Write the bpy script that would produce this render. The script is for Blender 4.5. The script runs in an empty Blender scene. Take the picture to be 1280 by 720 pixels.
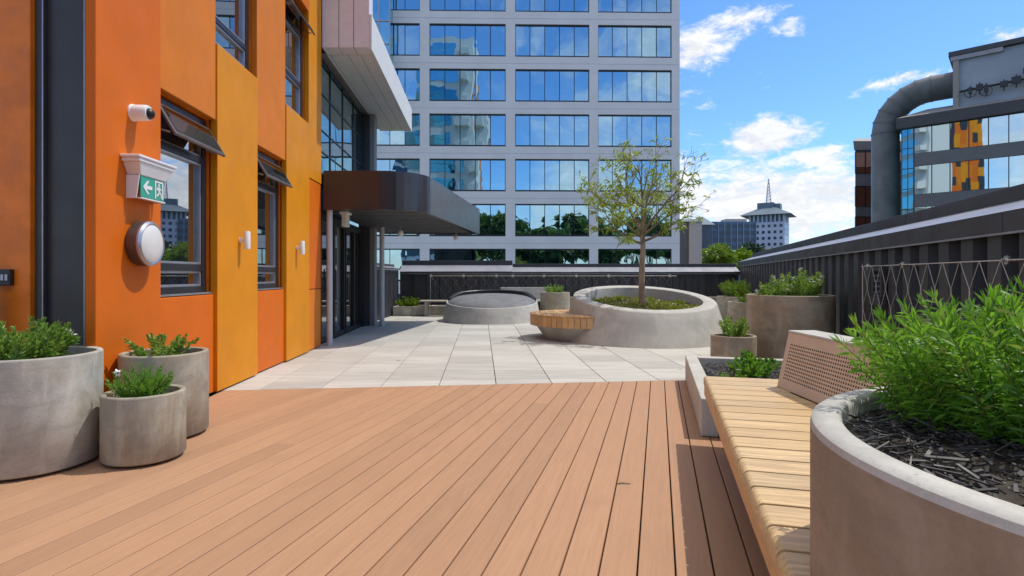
import bpy, math, random
from mathutils import Vector, Matrix
random.seed(7)
R = math.radians
V = Vector
scene = bpy.context.scene
col = scene.collection

# ------------------------------------------------------------------ camera frame
F, HZ, EYE = 700.0, 344.0, 1.15          # focal length in pixels of a 1280 wide frame, horizon row, eye height (m)
def ray(px): return (px - 640.0) / F
def hz(py, Y): return EYE + (HZ - py) * Y / F            # height of a point seen on row py at distance Y

# ------------------------------------------------------------------ materials
class NT:
    def __init__(s, tree): s.t = tree
    def n(s, typ, **kw):
        nd = s.t.nodes.new(typ)
        for k, v in kw.items(): setattr(nd, k, v)
        return nd
    def put(s, sock, v):
        if isinstance(v, bpy.types.NodeSocket): s.t.links.new(v, sock)
        elif isinstance(v, (tuple, list)) and len(v) == 3 and sock.type == 'RGBA': sock.default_value = (*v, 1)
        else: sock.default_value = v
    def math(s, op, a, b=None, c=None, clamp=False):
        nd = s.n('ShaderNodeMath', operation=op, use_clamp=clamp)
        s.put(nd.inputs[0], a)
        if b is not None: s.put(nd.inputs[1], b)
        if c is not None: s.put(nd.inputs[2], c)
        return nd.outputs[0]
    def noise(s, vec, scale, detail=4, rough=.55, dist=0):
        nd = s.n('ShaderNodeTexNoise')
        s.put(nd.inputs['Vector'], vec); nd.inputs['Scale'].default_value = scale
        nd.inputs['Detail'].default_value = detail; nd.inputs['Roughness'].default_value = rough
        nd.inputs['Distortion'].default_value = dist
        return nd.outputs['Fac']
    def ramp(s, fac, a, b, lo=0., hi=1.):
        nd = s.n('ShaderNodeMapRange', interpolation_type='SMOOTHSTEP')
        s.put(nd.inputs[0], fac); nd.inputs[1].default_value = lo; nd.inputs[2].default_value = hi
        s.put(nd.inputs[3], a); s.put(nd.inputs[4], b)
        return nd.outputs[0]
    def mix(s, fac, a, b, blend='MIX'):
        nd = s.n('ShaderNodeMix', data_type='RGBA', blend_type=blend)
        s.put(nd.inputs[0], fac); s.put(nd.inputs[6], a); s.put(nd.inputs[7], b)
        return nd.outputs[2]
    def mapping(s, vec, scale=(1, 1, 1), rot=(0, 0, 0)):
        nd = s.n('ShaderNodeMapping'); s.put(nd.inputs[0], vec)
        nd.inputs['Scale'].default_value = scale; nd.inputs['Rotation'].default_value = rot
        return nd.outputs[0]

def newmat(name):
    m = bpy.data.materials.new(name); m.use_nodes = True
    t = NT(m.node_tree)
    b = m.node_tree.nodes['Principled BSDF']
    return m, t, b
def scl(c, k): return tuple(min(1, x * k) for x in c)

def basic(name, c, rough=.5, metal=0., var=.12, scale=6., bump=0., bscale=60., island=0., streak=None, spec=None):
    m, t, b = newmat(name)
    tc = t.n('ShaderNodeTexCoord').outputs['Object']
    v = t.mapping(tc, streak) if streak else tc
    f = t.noise(v, scale, 6, .6)
    cc = t.mix(t.ramp(f, 0, 1, .3, .7), scl(c, 1 - var), scl(c, 1 + var))
    if island:
        g = t.n('ShaderNodeNewGeometry').outputs['Random Per Island']
        k = t.math('MULTIPLY_ADD', g, island * 2, 1 - island)
        cc = t.mix(1., cc, _grey(t, k), 'MULTIPLY')
    t.put(b.inputs['Base Color'], cc)
    t.put(b.inputs['Roughness'], t.ramp(t.noise(tc, scale * 2.3, 4), rough * .85, min(1, rough * 1.15), .3, .7))
    b.inputs['Metallic'].default_value = metal
    if spec is not None: b.inputs['Specular IOR Level'].default_value = spec
    if bump:
        bn = t.n('ShaderNodeBump'); bn.inputs['Strength'].default_value = bump; bn.inputs['Distance'].default_value = .01
        t.put(bn.inputs['Height'], t.noise(tc, bscale, 5)); t.put(b.inputs['Normal'], bn.outputs[0])
    return m
def _grey(t, k):
    nd = t.n('ShaderNodeCombineColor')
    for i in range(3): t.put(nd.inputs[i], k)
    return nd.outputs[0]

def concrete(name, c, warm=(.30, .22, .15), warm_amt=.3, dirt=.35, con=1.):
    m, t, b = newmat(name)
    tc = t.n('ShaderNodeTexCoord').outputs['Object']
    big = t.noise(tc, 2.6, 7, .62, .6)
    streak = t.noise(t.mapping(tc, (6, 6, .8)), 2.4, 6, .65)
    band = t.noise(t.mapping(tc, (1.3, 1.3, 3.2)), 2.6, 6, .65, .8)
    fine = t.noise(tc, 85, 4, .7)
    cc = t.mix(t.ramp(big, 0, 1, .38, .62), scl(c, 1 - .26 * con), scl(c, 1 + .2 * con))
    cc = t.mix(t.ramp(t.noise(tc, 3.7, 6, .6, .5), 0, warm_amt, .42, .62), cc, warm)
    cc = t.mix(t.ramp(streak, 0, .5 * con, .5, .68), cc, scl(c, 1.3))
    cc = t.mix(t.ramp(band, 0, dirt, .5, .68), cc, scl(c, .55))
    cc = t.mix(t.ramp(fine, .18, 0, .3, .62), cc, scl(c, .45))
    vo = t.n('ShaderNodeTexVoronoi'); t.put(vo.inputs['Vector'], tc); vo.inputs['Scale'].default_value = 26
    pore = t.math('LESS_THAN', vo.outputs['Distance'], t.math('MULTIPLY', t.math('POWER', t.noise(tc, 9, 2), 3.), .4))
    cc = t.mix(t.math('MULTIPLY', pore, .6), cc, scl(c, .3))
    t.put(b.inputs['Base Color'], cc)
    t.put(b.inputs['Roughness'], t.ramp(big, .6, .88))
    bn = t.n('ShaderNodeBump'); bn.inputs['Strength'].default_value = .2; bn.inputs['Distance'].default_value = .006
    t.put(bn.inputs['Height'], t.math('SUBTRACT', t.math('ADD', fine, t.math('MULTIPLY', streak, .8)), pore))
    t.put(b.inputs['Normal'], bn.outputs[0])
    return m

def boards(name, c, ang, rough=.6, island=.13, grain=.22, stain=.3, gscale=26, hue=None):
    """timber or composite boards: grain stretched along the board direction"""
    m, t, b = newmat(name)
    tc = t.n('ShaderNodeTexCoord').outputs['Object']
    g = t.n('ShaderNodeNewGeometry').outputs['Random Per Island']
    cb = t.n('ShaderNodeCombineXYZ'); t.put(cb.inputs[2], t.math('MULTIPLY', g, 37.)); 
    ad = t.n('ShaderNodeVectorMath', operation='ADD'); t.put(ad.inputs[0], tc); t.put(ad.inputs[1], cb.outputs[0])
    rv = t.mapping(ad.outputs[0], (1, 1, 1), (0, 0, ang))
    gr = t.noise(t.mapping(rv, (5., .22, 5)), gscale * .5, 7, .7, .8)
    fine = t.noise(t.mapping(rv, (14., .6, 8)), gscale, 3, .6)
    k = t.math('MULTIPLY_ADD', g, island * 2, 1 - island)
    cc = t.mix(t.ramp(gr, 0, 1, .3, .7), scl(c, 1 - grain), scl(c, 1 + grain * .6))
    cc = t.mix(1., cc, _grey(t, k), 'MULTIPLY')
    if hue: cc = t.mix(t.math('MULTIPLY', t.math('FRACT', t.math('MULTIPLY', g, 7.3)), .55), cc, hue)
    st = t.noise(t.mapping(rv, (1.6, .7, 1)), 2.1, 7, .65, .7)
    cc = t.mix(t.ramp(st, 0, stain, .5, .78), cc, scl(c, .68))
    cc = t.mix(t.ramp(t.noise(tc, 1.15, 6, .6), 0, stain * .8, .52, .75), cc, (min(1, c[0] * 1.04), min(1, c[1] * 1.1), min(1, c[2] * 1.2)))
    t.put(b.inputs['Base Color'], cc)
    t.put(b.inputs['Roughness'], t.ramp(gr, rough * .85, min(1, rough * 1.2)))
    bn = t.n('ShaderNodeBump'); bn.inputs['Strength'].default_value = .18; bn.inputs['Distance'].default_value = .004
    t.put(bn.inputs['Height'], t.math('ADD', gr, t.math('MULTIPLY', fine, .6))); t.put(b.inputs['Normal'], bn.outputs[0])
    return m

def mirror_glass(name, c, dark, refl, wave=.02, wscale=.35, rough=.012):
    """coated glass: a dark body under a tinted mirror coat whose panes are never quite flat"""
    m, t, b = newmat(name)
    tc = t.n('ShaderNodeTexCoord').outputs['Object']
    b.inputs['Base Color'].default_value = (*c, 1); b.inputs['Metallic'].default_value = 1
    b.inputs['Roughness'].default_value = rough
    bn = t.n('ShaderNodeBump'); bn.inputs['Strength'].default_value = 1; bn.inputs['Distance'].default_value = wave
    t.put(bn.inputs['Height'], t.noise(tc, wscale, 2, .4)); t.put(b.inputs['Normal'], bn.outputs[0])
    d = t.n('ShaderNodeBsdfDiffuse'); d.inputs[0].default_value = (*dark, 1)
    mx = t.n('ShaderNodeMixShader'); mx.inputs[0].default_value = refl
    t.t.links.new(d.outputs[0], mx.inputs[1]); t.t.links.new(b.outputs[0], mx.inputs[2])
    t.t.links.new(mx.outputs[0], t.t.nodes['Material Output'].inputs[0])
    return m

def leafmat(name, c, c2, trans=.35, island=.35):
    m, t, b = newmat(name)
    g = t.n('ShaderNodeNewGeometry').outputs['Random Per Island']
    tc = t.n('ShaderNodeTexCoord').outputs['Object']
    cl = t.noise(tc, 7, 3)
    f = t.math('ADD', t.math('MULTIPLY', g, .65), t.math('MULTIPLY', t.ramp(cl, 0, 1, .35, .65), .35))
    cc = t.mix(f, c, c2)
    cc = t.mix(t.math('MULTIPLY', t.math('GREATER_THAN', g, .955), .75), cc, (.34, .25, .07))       # a few old yellowed leaves
    t.put(b.inputs['Base Color'], cc); b.inputs['Roughness'].default_value = .42
    tr = t.n('ShaderNodeBsdfTranslucent'); t.put(tr.inputs[0], t.mix(.5, cc, (min(1, c2[0] * 1.5), min(1, c2[1] * 1.6), c2[2] * .8)))
    mx = t.n('ShaderNodeMixShader'); mx.inputs[0].default_value = trans
    t.t.links.new(b.outputs[0], mx.inputs[1]); t.t.links.new(tr.outputs[0], mx.inputs[2])
    t.t.links.new(mx.outputs[0], t.t.nodes['Material Output'].inputs[0])
    return m

M = {}
DA = math.atan(.261)
M['deck'] = boards('composite_deck', (.43, .237, .128), DA, rough=.62, island=.085, grain=.09, stain=.3, gscale=24)
M['slat'] = boards('pale_timber', (.62, .44, .23), math.pi / 2 + DA, rough=.55, island=.2, grain=.42, stain=.5, gscale=26, hue=(.53, .34, .14))
M['timber'] = boards('warm_timber', (.62, .36, .15), 0, rough=.5, island=.16, grain=.22, stain=.2, gscale=16)
M['grey_timber'] = boards('weathered_timber', (.52, .47, .36), math.pi / 2, rough=.6, island=.1, grain=.2)
M['conc_light'] = concrete('pale_concrete', (.47, .445, .38), (.38, .32, .22), .4, .42)
M['conc_mid'] = concrete('grey_concrete', (.39, .35, .265), (.34, .25, .15), .6, .5)
M['conc_warm'] = concrete('bounce_stained_concrete', (.31, .245, .175), (.30, .19, .105), .5, .4, .7)  # brown stains plus the deck's warm bounce light put into the colour
M['conc_olive'] = concrete('stained_olive_concrete', (.37, .31, .225), (.33, .23, .13), .5, .5)
M['conc_rim'] = concrete('trowelled_concrete', (.50, .485, .44), (.40, .37, .30), .2, .12, .5)
M['conc_planter'] = concrete('smooth_cast_concrete', (.50, .48, .425), (.44, .40, .32), .25, .1, .45)
M['soil'] = basic('dark_soil', (.035, .026, .018), .95, var=.5, scale=18, bump=.6)
M['mulch'] = basic('bark_mulch', (.035, .031, .030), .6, var=.5, scale=10, island=.75, spec=.6)
M['fence'] = basic('charcoal_steel', (.060, .061, .065), .40, .15, var=.15, scale=3, streak=(1, 1, .25))
M['fascia'] = basic('charcoal_coping', (.052, .054, .060), .5, .0, var=.12, scale=2)
M['ledge'] = basic('pale_flashing', (.29, .29, .32), .45, .2, var=.12, scale=2)
M['steel'] = basic('stainless_steel', (.62, .61, .58), .28, .9, var=.05)
M['wire'] = basic('steel_wire', (.60, .58, .53), .5, .1, var=.1)
M['white'] = basic('white_plastic', (.78, .77, .74), .45, var=.04, scale=5)
M['black'] = basic('black_metal', (.018, .018, .019), .4, .2, var=.1)
M['dkglass'] = mirror_glass('smoked_glass', (.42, .45, .47), (.012, .013, .014), .75, .0015, 1.2)
M['winglass'] = mirror_glass('window_glass', (.80, .86, .92), (.012, .016, .02), .58, .0006, .9)
M['towglass'] = mirror_glass('tower_glass', (.47, .68, .74), (.01, .04, .05), .88, .014, .5)
M['tealglass'] = mirror_glass('teal_glass', (.40, .72, .80), (.02, .08, .09), .8, .01, .4)
M['rbglass'] = mirror_glass('green_tinted_glass', (.66, .80, .80), (.01, .03, .03), .86, .015, .25)
M['brownglass'] = mirror_glass('red_reflection_glass', (.55, .27, .18), (.09, .022, .012), .5, .05, .6)  # red-brown reflection put into the glass colour
def panel_mat(name, c): return basic(name, c, .5, 0, var=.055, scale=2.4, bump=.05, bscale=180, spec=.22)
M['orange'] = panel_mat('burnt_orange_panel', (.68, .145, .007))
M['orange_shade'] = basic('shaded_side_orange', (.80, .20, .006), 42e-2, 0, var=.13, scale=5, bump=.05)  # end wall's copy of the orange, raised in colour to offset its shade
M['amber'] = panel_mat('amber_panel', (.69, .195, .014))
M['yellow'] = panel_mat('ochre_panel', (.71, .255, .006))
M['winframe'] = basic('dark_window_frame', (.045, .045, .05), .35, .5, var=.1)
M['alu'] = basic('brushed_aluminium', (.42, .42, .44), .35, .7, var=.08)
M['dark_panel'] = basic('dark_infill_panel', (.050, .050, .048), .4, 0, var=.12, scale=2)
M['hood'] = basic('bronze_metal', (.12, .105, .10), .4, .4, var=.12)
M['post'] = basic('grey_painted_post', (.52, .52, .50), .4, .1, var=.05)
M['brown_metal'] = basic('brown_fascia_metal', (.062, .052, .052), .24, .45, var=.05, scale=1.5)
M['pink'] = basic('pale_composite_panel', (.74, .72, .77), .5, var=.05)
M['soffit'] = basic('white_soffit', (.72, .71, .68), .55, var=.04)
M['dark'] = basic('shadow_gap', (.015, .015, .016), .8)
M['tower'] = basic('pale_grey_cladding', (.78, .755, .75), .5, var=.04, scale=.6)
M['slate'] = basic('slate_grey_cladding', (.12, .13, .14), .5, var=.08, scale=.5)
M['plant_room'] = basic('blue_grey_cladding', (.30, .36, .42), .5, var=.08, scale=.5)
M['duct'] = basic('weathered_duct', (.118, .134, .14), .5, .2, var=.25, scale=.4)
M['roof_grey'] = basic('grey_roof', (.26, .25, .24), .6, var=.1, scale=.5)
M['hotel'] = basic('pale_blue_render', (.50, .54, .64), .6, var=.04, scale=.2)
M['hotel_roof'] = basic('teal_grey_roof', (.10, .15, .19), .5, var=.1, scale=.2)
M['blueblock'] = basic('blue_facade', (.055, .12, .21), .35, var=.25, scale=.15)
M['bluewin'] = basic('dark_blue_window', (.02, .05, .10), .2, var=.3, scale=.3)
M['beige'] = basic('beige_cladding', (.45, .40, .37), .6, var=.05)
M['bark'] = basic('tree_bark', (.36, .27, .18), .85, var=.28, scale=12, bump=.5, bscale=40, streak=(1, 1, .3))
M['twig'] = basic('brown_twig', (.24, .185, .11), .8, var=.25, scale=9)
M['stem'] = basic('green_stem', (.10, .14, .035), .6, var=.3)
M['leaf_bush'] = leafmat('fresh_green_leaf', (.055, .17, .012), (.25, .47, .05), .4)
M['leaf_soft'] = leafmat('soft_green_leaf', (.08, .19, .025), (.30, .44, .09), .35)
M['leaf_fern'] = leafmat('feathery_leaf', (.06, .19, .02), (.22, .42, .05), .35)
M['leaf_tree'] = leafmat('young_tree_leaf', (.13, .22, .02), (.38, .46, .06), .4)
M['leaf_moss'] = leafmat('moss_ground_cover', (.13, .17, .015), (.34, .35, .05), .25)
M['leaf_bright'] = leafmat('bright_crown', (.10, .19, .012), (.20, .30, .02), .3)
M['leaf_dark'] = leafmat('dark_crown', (.018, .05, .02), (.04, .085, .035), .15)
M['leaf_mid'] = leafmat('mid_green_crown', (.035, .085, .02), (.10, .17, .035), .2)
M['petal'] = basic('white_petal', (.8, .78, .76), .6, var=.05)
M['perf'] = basic('tan_powder_coat', (.60, .455, .335), .5, .05, var=.07, scale=3)
M['sign_green'] = basic('green_sign_panel', (.03, .36, .24), .3, var=.05)
M['grey_pad'] = basic('grey_rubber_pad', (.17, .17, .175), .7, var=.14, scale=3, bump=.1)
M['clear'] = basic('opal_diffuser', (.74, .72, .66), .35, var=.03)
M['ground'] = basic('city_ground', (.09, .10, .07), .9, var=.4, scale=.03)

def paver_mat():
    m, t, b = newmat('stone_paver')
    tc = t.n('ShaderNodeTexCoord').outputs['Object']
    g = t.n('ShaderNodeNewGeometry').outputs['Random Per Island']
    c = (.50, .48, .43)
    st = t.noise(t.mapping(tc, (.7, 5.5, 1)), 2.0, 7, .65, .5)
    cc = t.mix(t.ramp(st, 0, 1, .3, .7), scl(c, .87), scl(c, 1.08))
    cc = t.mix(1., cc, _grey(t, t.math('MULTIPLY_ADD', g, .24, .86)), 'MULTIPLY')
    cc = t.mix(t.ramp(t.noise(tc, .9, 7, .65), 0, .4, .5, .75), cc, scl(c, .78))
    cc = t.mix(t.ramp(t.noise(tc, 95, 3, .7), .2, 0, .3, .55), cc, scl(c, .5))
    cc = t.mix(t.ramp(t.noise(tc, 5.5, 2, .4), 0, .6, .735, .76), cc, (.12, .10, .08))
    t.put(b.inputs['Base Color'], cc); b.inputs['Roughness'].default_value = .75
    bn = t.n('ShaderNodeBump'); bn.inputs['Strength'].default_value = .12; bn.inputs['Distance'].default_value = .004
    t.put(bn.inputs['Height'], t.noise(tc, 120, 3)); t.put(b.inputs['Normal'], bn.outputs[0])
    return m
M['paver'] = paver_mat()

# ------------------------------------------------------------------ mesh building
LOC = {}
class MB:
    def __init__(s): s.v = []; s.f = []
    def add(s, vs, fs):
        o = len(s.v); s.v += [tuple(p) for p in vs]; s.f += [tuple(i + o for i in f) for f in fs]
    def boxm(s, fn, a0, a1, b0, b1, c0, c1):
        """box in any frame: fn(a, b, c) gives the world point"""
        p = [fn(a, b, c) for c in (c0, c1) for b in (b0, b1) for a in (a0, a1)]
        s.add(p, [(0, 2, 3, 1), (4, 5, 7, 6), (0, 1, 5, 4), (2, 6, 7, 3), (0, 4, 6, 2), (1, 3, 7, 5)])
    def box(s, x0, x1, y0, y1, z0, z1): s.boxm(lambda a, b, c: (a, b, c), x0, x1, y0, y1, z0, z1)
    def prism(s, poly, z0, z1):
        n = len(poly)
        zb = z0 if callable(z0) else (lambda x, y: z0)
        zt = z1 if callable(z1) else (lambda x, y: z1)
        s.add([(x, y, zb(x, y)) for x, y in poly] + [(x, y, zt(x, y)) for x, y in poly],
              [tuple(range(n - 1, -1, -1)), tuple(range(n, 2 * n))] + [(i, (i + 1) % n, n + (i + 1) % n, n + i) for i in range(n)])
    def tube(s, path, r, n=8, caps=True):
        path = [V(p) for p in path]; k = len(path)
        rr = r if isinstance(r, (list, tuple)) else [r] * k
        vs = []; fs = []; up = None
        for i in range(k):
            d = (path[min(i + 1, k - 1)] - path[max(i - 1, 0)])
            if d.length < 1e-9: d = V((0, 0, 1))
            d.normalize()
            if up is None: up = d.orthogonal().normalized()
            else:
                up = up - d * up.dot(d)
                up = up.normalized() if up.length > 1e-6 else d.orthogonal().normalized()
            w = d.cross(up)
            for j in range(n):
                a = 2 * math.pi * j / n
                vs.append(path[i] + (up * math.cos(a) + w * math.sin(a)) * rr[i])
        for i in range(k - 1):
            for j in range(n):
                a, b = i * n + j, i * n + (j + 1) % n
                fs.append((a, b, b + n, a + n))
        if caps: fs += [tuple(range(n - 1, -1, -1)), tuple(range((k - 1) * n, k * n))]
        s.add(vs, fs)
    def lathe(s, c, prof, n=64, zf=None, a0=0., a1=2 * math.pi, axis=None):
        """prof: (radius, z) rows; zf(x, y, row) may override the height"""
        full = abs(a1 - a0 - 2 * math.pi) < 1e-6
        m = n if full else n + 1
        vs = []; fs = []
        for q, (r, z) in enumerate(prof):
            for j in range(m):
                a = a0 + (a1 - a0) * j / n
                x, y = r * math.cos(a), r * math.sin(a)
                if axis: vs.append(V(c) + axis[0] * x + axis[1] * y + axis[2] * z)
                else: vs.append((c[0] + x, c[1] + y, c[2] + (zf(x, y, q) if zf else z)))
        for i in range(len(prof) - 1):
            for j in range(m if full else m - 1):
                a, b = i * m + j, i * m + (j + 1) % m
                fs.append((a, b, b + m, a + m))
        s.add(vs, fs)
    def leaf(s, p, d, L, w, droop=.15, side=None):
        p = V(p); d = V(d).normalized()
        sd = side or d.cross(V((random.uniform(-1, 1), random.uniform(-1, 1), random.uniform(-.2, 1))))
        if sd.length < 1e-4: sd = d.orthogonal()
        sd.normalize()
        m1 = p + d * L * .5; tip = p + d * L - V((0, 0, droop * L))
        s.add([p - sd * w * .18, p + sd * w * .18, m1 - sd * w * .5, m1 + sd * w * .5, tip], [(0, 1, 3, 2), (2, 3, 4)])
    def build(s, name, mat, parent=None, smooth=False, bevel=0., at=None, seg=2):
        o0 = V(at) if at is not None else (LOC[parent.name] if parent else V((0, 0, 0)))
        me = bpy.data.meshes.new(name)
        me.from_pydata([(x - o0.x, y - o0.y, z - o0.z) for x, y, z in s.v], [], s.f)
        me.validate(); me.update()
        if mat: me.materials.append(mat)
        if smooth is not False:
            for p in me.polygons: p.use_smooth = True
            if smooth is not True: me.set_sharp_from_angle(angle=R(smooth))
        o = bpy.data.objects.new(name, me); col.objects.link(o)
        if parent:
            o.parent = parent; o.location = o0 - LOC[parent.name]
        else: o.location = o0
        LOC[o.name] = o0.copy()
        if bevel:
            b = o.modifiers.new('bevel', 'BEVEL'); b.width = bevel; b.segments = seg; b.limit_method = 'ANGLE'; b.angle_limit = R(40)
        return o

def tag(o, label=None, cat=None, group=None, kind=None):
    if label: o['label'] = label
    if cat: o['category'] = cat
    if group: o['group'] = group
    if kind: o['kind'] = kind
    return o
def thing(name, loc, label, cat, group=None):
    o = bpy.data.objects.new(name, None); col.objects.link(o); o.location = loc; o.empty_display_size = .1
    LOC[o.name] = V(loc); return tag(o, label, cat, group)
def copy_tree(o, loc=None, label=None):
    def rec(a, par):
        c = a.copy(); col.objects.link(c)
        if par: c.parent = par
        for ch in list(a.children): rec(ch, c)
        return c
    c = rec(o, None)
    if loc is not None: c.location = loc
    if label: c['label'] = label
    return c
def clip(poly, a, b):
    """keep the part of poly left of the line a -> b"""
    ax, ay = a; dx, dy = b[0] - ax, b[1] - ay
    sd = lambda p: dx * (p[1] - ay) - dy * (p[0] - ax)
    out = []
    for i in range(len(poly)):
        p, q = poly[i], poly[(i + 1) % len(poly)]
        sp, sq = sd(p), sd(q)
        if sp >= 0: out.append(p)
        if (sp > 0 > sq) or (sp < 0 < sq):
            t = sp / (sp - sq); out.append((p[0] + (q[0] - p[0]) * t, p[1] + (q[1] - p[1]) * t))
    return out

# ------------------------------------------------------------------ frames of the place
WS = -.0543
def wx(Y): return -2.58 + WS * Y                         # orange wall line
WN = V((1, -WS, 0)).normalized()                          # its outward normal
WD = V((WS, 1, 0)).normalized()
def W(s, o, z):                                          # s = distance Y along the wall, o = out from its face
    return V((wx(s), s, z)) + WN * o
FS = .2786
FD = V((FS, 1, 0)).normalized(); FN = V((-1, FS, 0)).normalized()   # right fence direction and its normal towards the terrace
def fx(Y): return 2.16 + FS * Y
def FP(Y, o, z): return V((fx(Y), Y, z)) + FN * o
FARY = 16.8

# ================================================================== SETTING
g = MB(); n = 48
g.add([(0, 0, -14)] + [(1800 * math.cos(2 * math.pi * i / n), 1800 * math.sin(2 * math.pi * i / n), -14) for i in range(n)],
      [(0, 1 + i, 1 + (i + 1) % n) for i in range(n)])
tag(g.build('ground', M['ground']), kind='structure')

s = MB(); s.prism([(-9, -3), (1.6, -3), (6.95, 16.9), (-4.2, 16.9), (-4.2, 3.9), (-9, 3.9)], -.6, -.045)
tag(s.build('terrace_slab', M['dark']), kind='structure')

EDGE_A, EDGE_S = (-2.835, 5.59), .1176                     # where deck meets paving
def edge_y(x): return EDGE_A[1] + EDGE_S * (x - EDGE_A[0])
dd = V((.2526, .9676)); dn = V((.9676, -.2526))
mb = MB(); pitch = .1445; gap = .007
off0 = dn.dot(V((1.647, 6.05)))
for i in range(-42, 30):
    o0 = off0 + i * pitch + gap / 2; o1 = o0 + pitch - gap
    P = [dn * o0 + dd * -4, dn * o1 + dd * -4, dn * o1 + dd * 9, dn * o0 + dd * 9]
    poly = [(p.x, p.y) for p in P]
    poly = clip(poly, (5, edge_y(5) - .004), (-5, edge_y(-5) - .004))
    poly = clip(poly, (-9, -1.6), (9, -1.6))
    poly = clip(poly, (wx(9) + .005, 9), (wx(3.7) + .005, 3.7)) if True else poly
    if len(poly) > 2: poly = clip(poly, (fx(-2) - .07, -2), (fx(9) - .07, 9))
    if len(poly) > 2:
        jr = random.Random(i); q = None
        if jr.random() < .3:
            q = V((0, jr.uniform(1.2, 5.2))) ; c0_ = dn * o0; t0 = (q.y - c0_.y) / dd.y; c1_ = c0_ + dd * t0
            e1 = c1_ + dd * .0025; e2 = c1_ - dd * .0025
            pa_ = clip(poly, (e1.x, e1.y), (e1.x - dn.x, e1.y - dn.y)); pb_ = clip(poly, (e2.x, e2.y), (e2.x + dn.x, e2.y + dn.y))
            for pp_ in (pa_, pb_):
                if len(pp_) > 2: mb.prism(pp_, -.028, 0)
        else: mb.prism(poly, -.028, 0)
mb2 = MB()
for i in range(-42, -14):                                   # boards left of the wall's corner
    o0 = off0 + i * pitch + gap / 2; o1 = o0 + pitch - gap
    P = [dn * o0 + dd * -4, dn * o1 + dd * -4, dn * o1 + dd * 9, dn * o0 + dd * 9]
    poly = clip([(p.x, p.y) for p in P], (wx(-9), -9), (wx(9), 9))
    if len(poly) > 2: poly = clip(poly, (9, 3.78), (-9, 3.78))
    if len(poly) > 2: poly = clip(poly, (-9, -1.6), (9, -1.6))
    if len(poly) > 2: poly = clip(poly, (-6.5, 9), (-6.5, -9))
    if len(poly) > 2: mb.prism(poly, -.028, 0)
tag(mb.build('deck', M['deck'], bevel=.0025, seg=1), kind='structure')

mb = MB(); pd = V((WS, 1)).normalized(); pn = V((1, -WS)).normalized()
po = pn.dot(V((-.165, 5.93))); pq = pd.dot(V((-.165, 5.93)))
for i in range(-9, 14):
    for j in range(-3, 20):
        a0 = po + i * .597; a1 = a0 + .597 - .008
        b0 = pq + .25 + j * .597; b1 = b0 + .597 - .004
        P = [pn * a0 + pd * b0, pn * a1 + pd * b0, pn * a1 + pd * b1, pn * a0 + pd * b1]
        poly = clip([(p.x, p.y) for p in P], (-5, edge_y(-5) + .004), (5, edge_y(5) + .004))
        if len(poly) > 2: poly = clip(poly, (9, FARY - .06), (-9, FARY - .06))
        if len(poly) > 2: poly = clip(poly, (fx(-2) - .07, -2), (fx(20) - .07, 20))
        if len(poly) > 2: poly = clip(poly, (wx(20) - .09, 20), (wx(2) - .09, 2)) if b0 < 13 else clip(poly, (-3.42, 20), (-3.42, 2))
        if len(poly) > 2: mb.prism(poly, -.03, 0)
tag(mb.build('terrace_paving', M['paver'], bevel=.002, seg=1), kind='structure')

# ================================================================== ORANGE BUILDING
ob = thing('orange_building', W(6, -1.5, 0), 'tall building clad in orange and ochre panels along the left side of the deck', 'building')
SB = [3.72, 4.49, 5.44, 6.43, 7.37, 8.36, 9.03]
PT = .07                                                   # panel thickness
def wpanel(s0, s1, z0, z1, mat, out=0.):
    m_ = MB(); m_.boxm(lambda a, b, c: W(a, b, c), s0 + .006, s1 - .006, out - PT, out, z0 + .006, z1 - .006)
    return m_.build('wall_panel', M[mat], ob, bevel=.006)
WZ0, WZ1, UZ0, UZ1 = .97, 2.65, 3.41, 5.08
wpanel(SB[0], SB[1], .01, 5.6, 'orange', .012)
wpanel(SB[1], SB[2], .01, WZ0, 'orange', -.02); wpanel(SB[1], SB[2], WZ1, 5.6, 'amber')
wpanel(SB[2], SB[3], .01, UZ0, 'yellow', .012); wpanel(SB[2], SB[3], UZ1, 5.6, 'orange')
wpanel(SB[3], SB[4], .01, WZ0, 'orange', -.02); wpanel(SB[3], SB[4], WZ1, 5.6, 'amber')
wpanel(SB[4], SB[5], .01, UZ0, 'yellow', .012); wpanel(SB[4], SB[5], UZ1, 5.6, 'orange')
wpanel(SB[5], SB[6], .01, .935, 'amber', -.01); wpanel(SB[5], SB[6], .935, 2.61, 'orange', -.01); wpanel(SB[5], SB[6], 2.61, 5.6, 'yellow')
# body behind the panels, with reveals at the windows
m_ = MB()
for a in range(6):
    win = {1: (WZ0, WZ1), 2: (UZ0, UZ1), 3: (WZ0, WZ1), 4: (UZ0, UZ1)}.get(a)
    segs = [(0, 32)] if not win else [(0, win[0]), (win[1], 32)]
    for z0, z1 in segs: m_.boxm(W, max(SB[a], 3.90), SB[a + 1], -.30, -PT - .003, z0, min(z1, 5.6))
m_.boxm(W, 3.92, 9.03, -6, -.305, 0, 30)
m_.build('wall_core', M['orange_shade'], ob)
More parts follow.
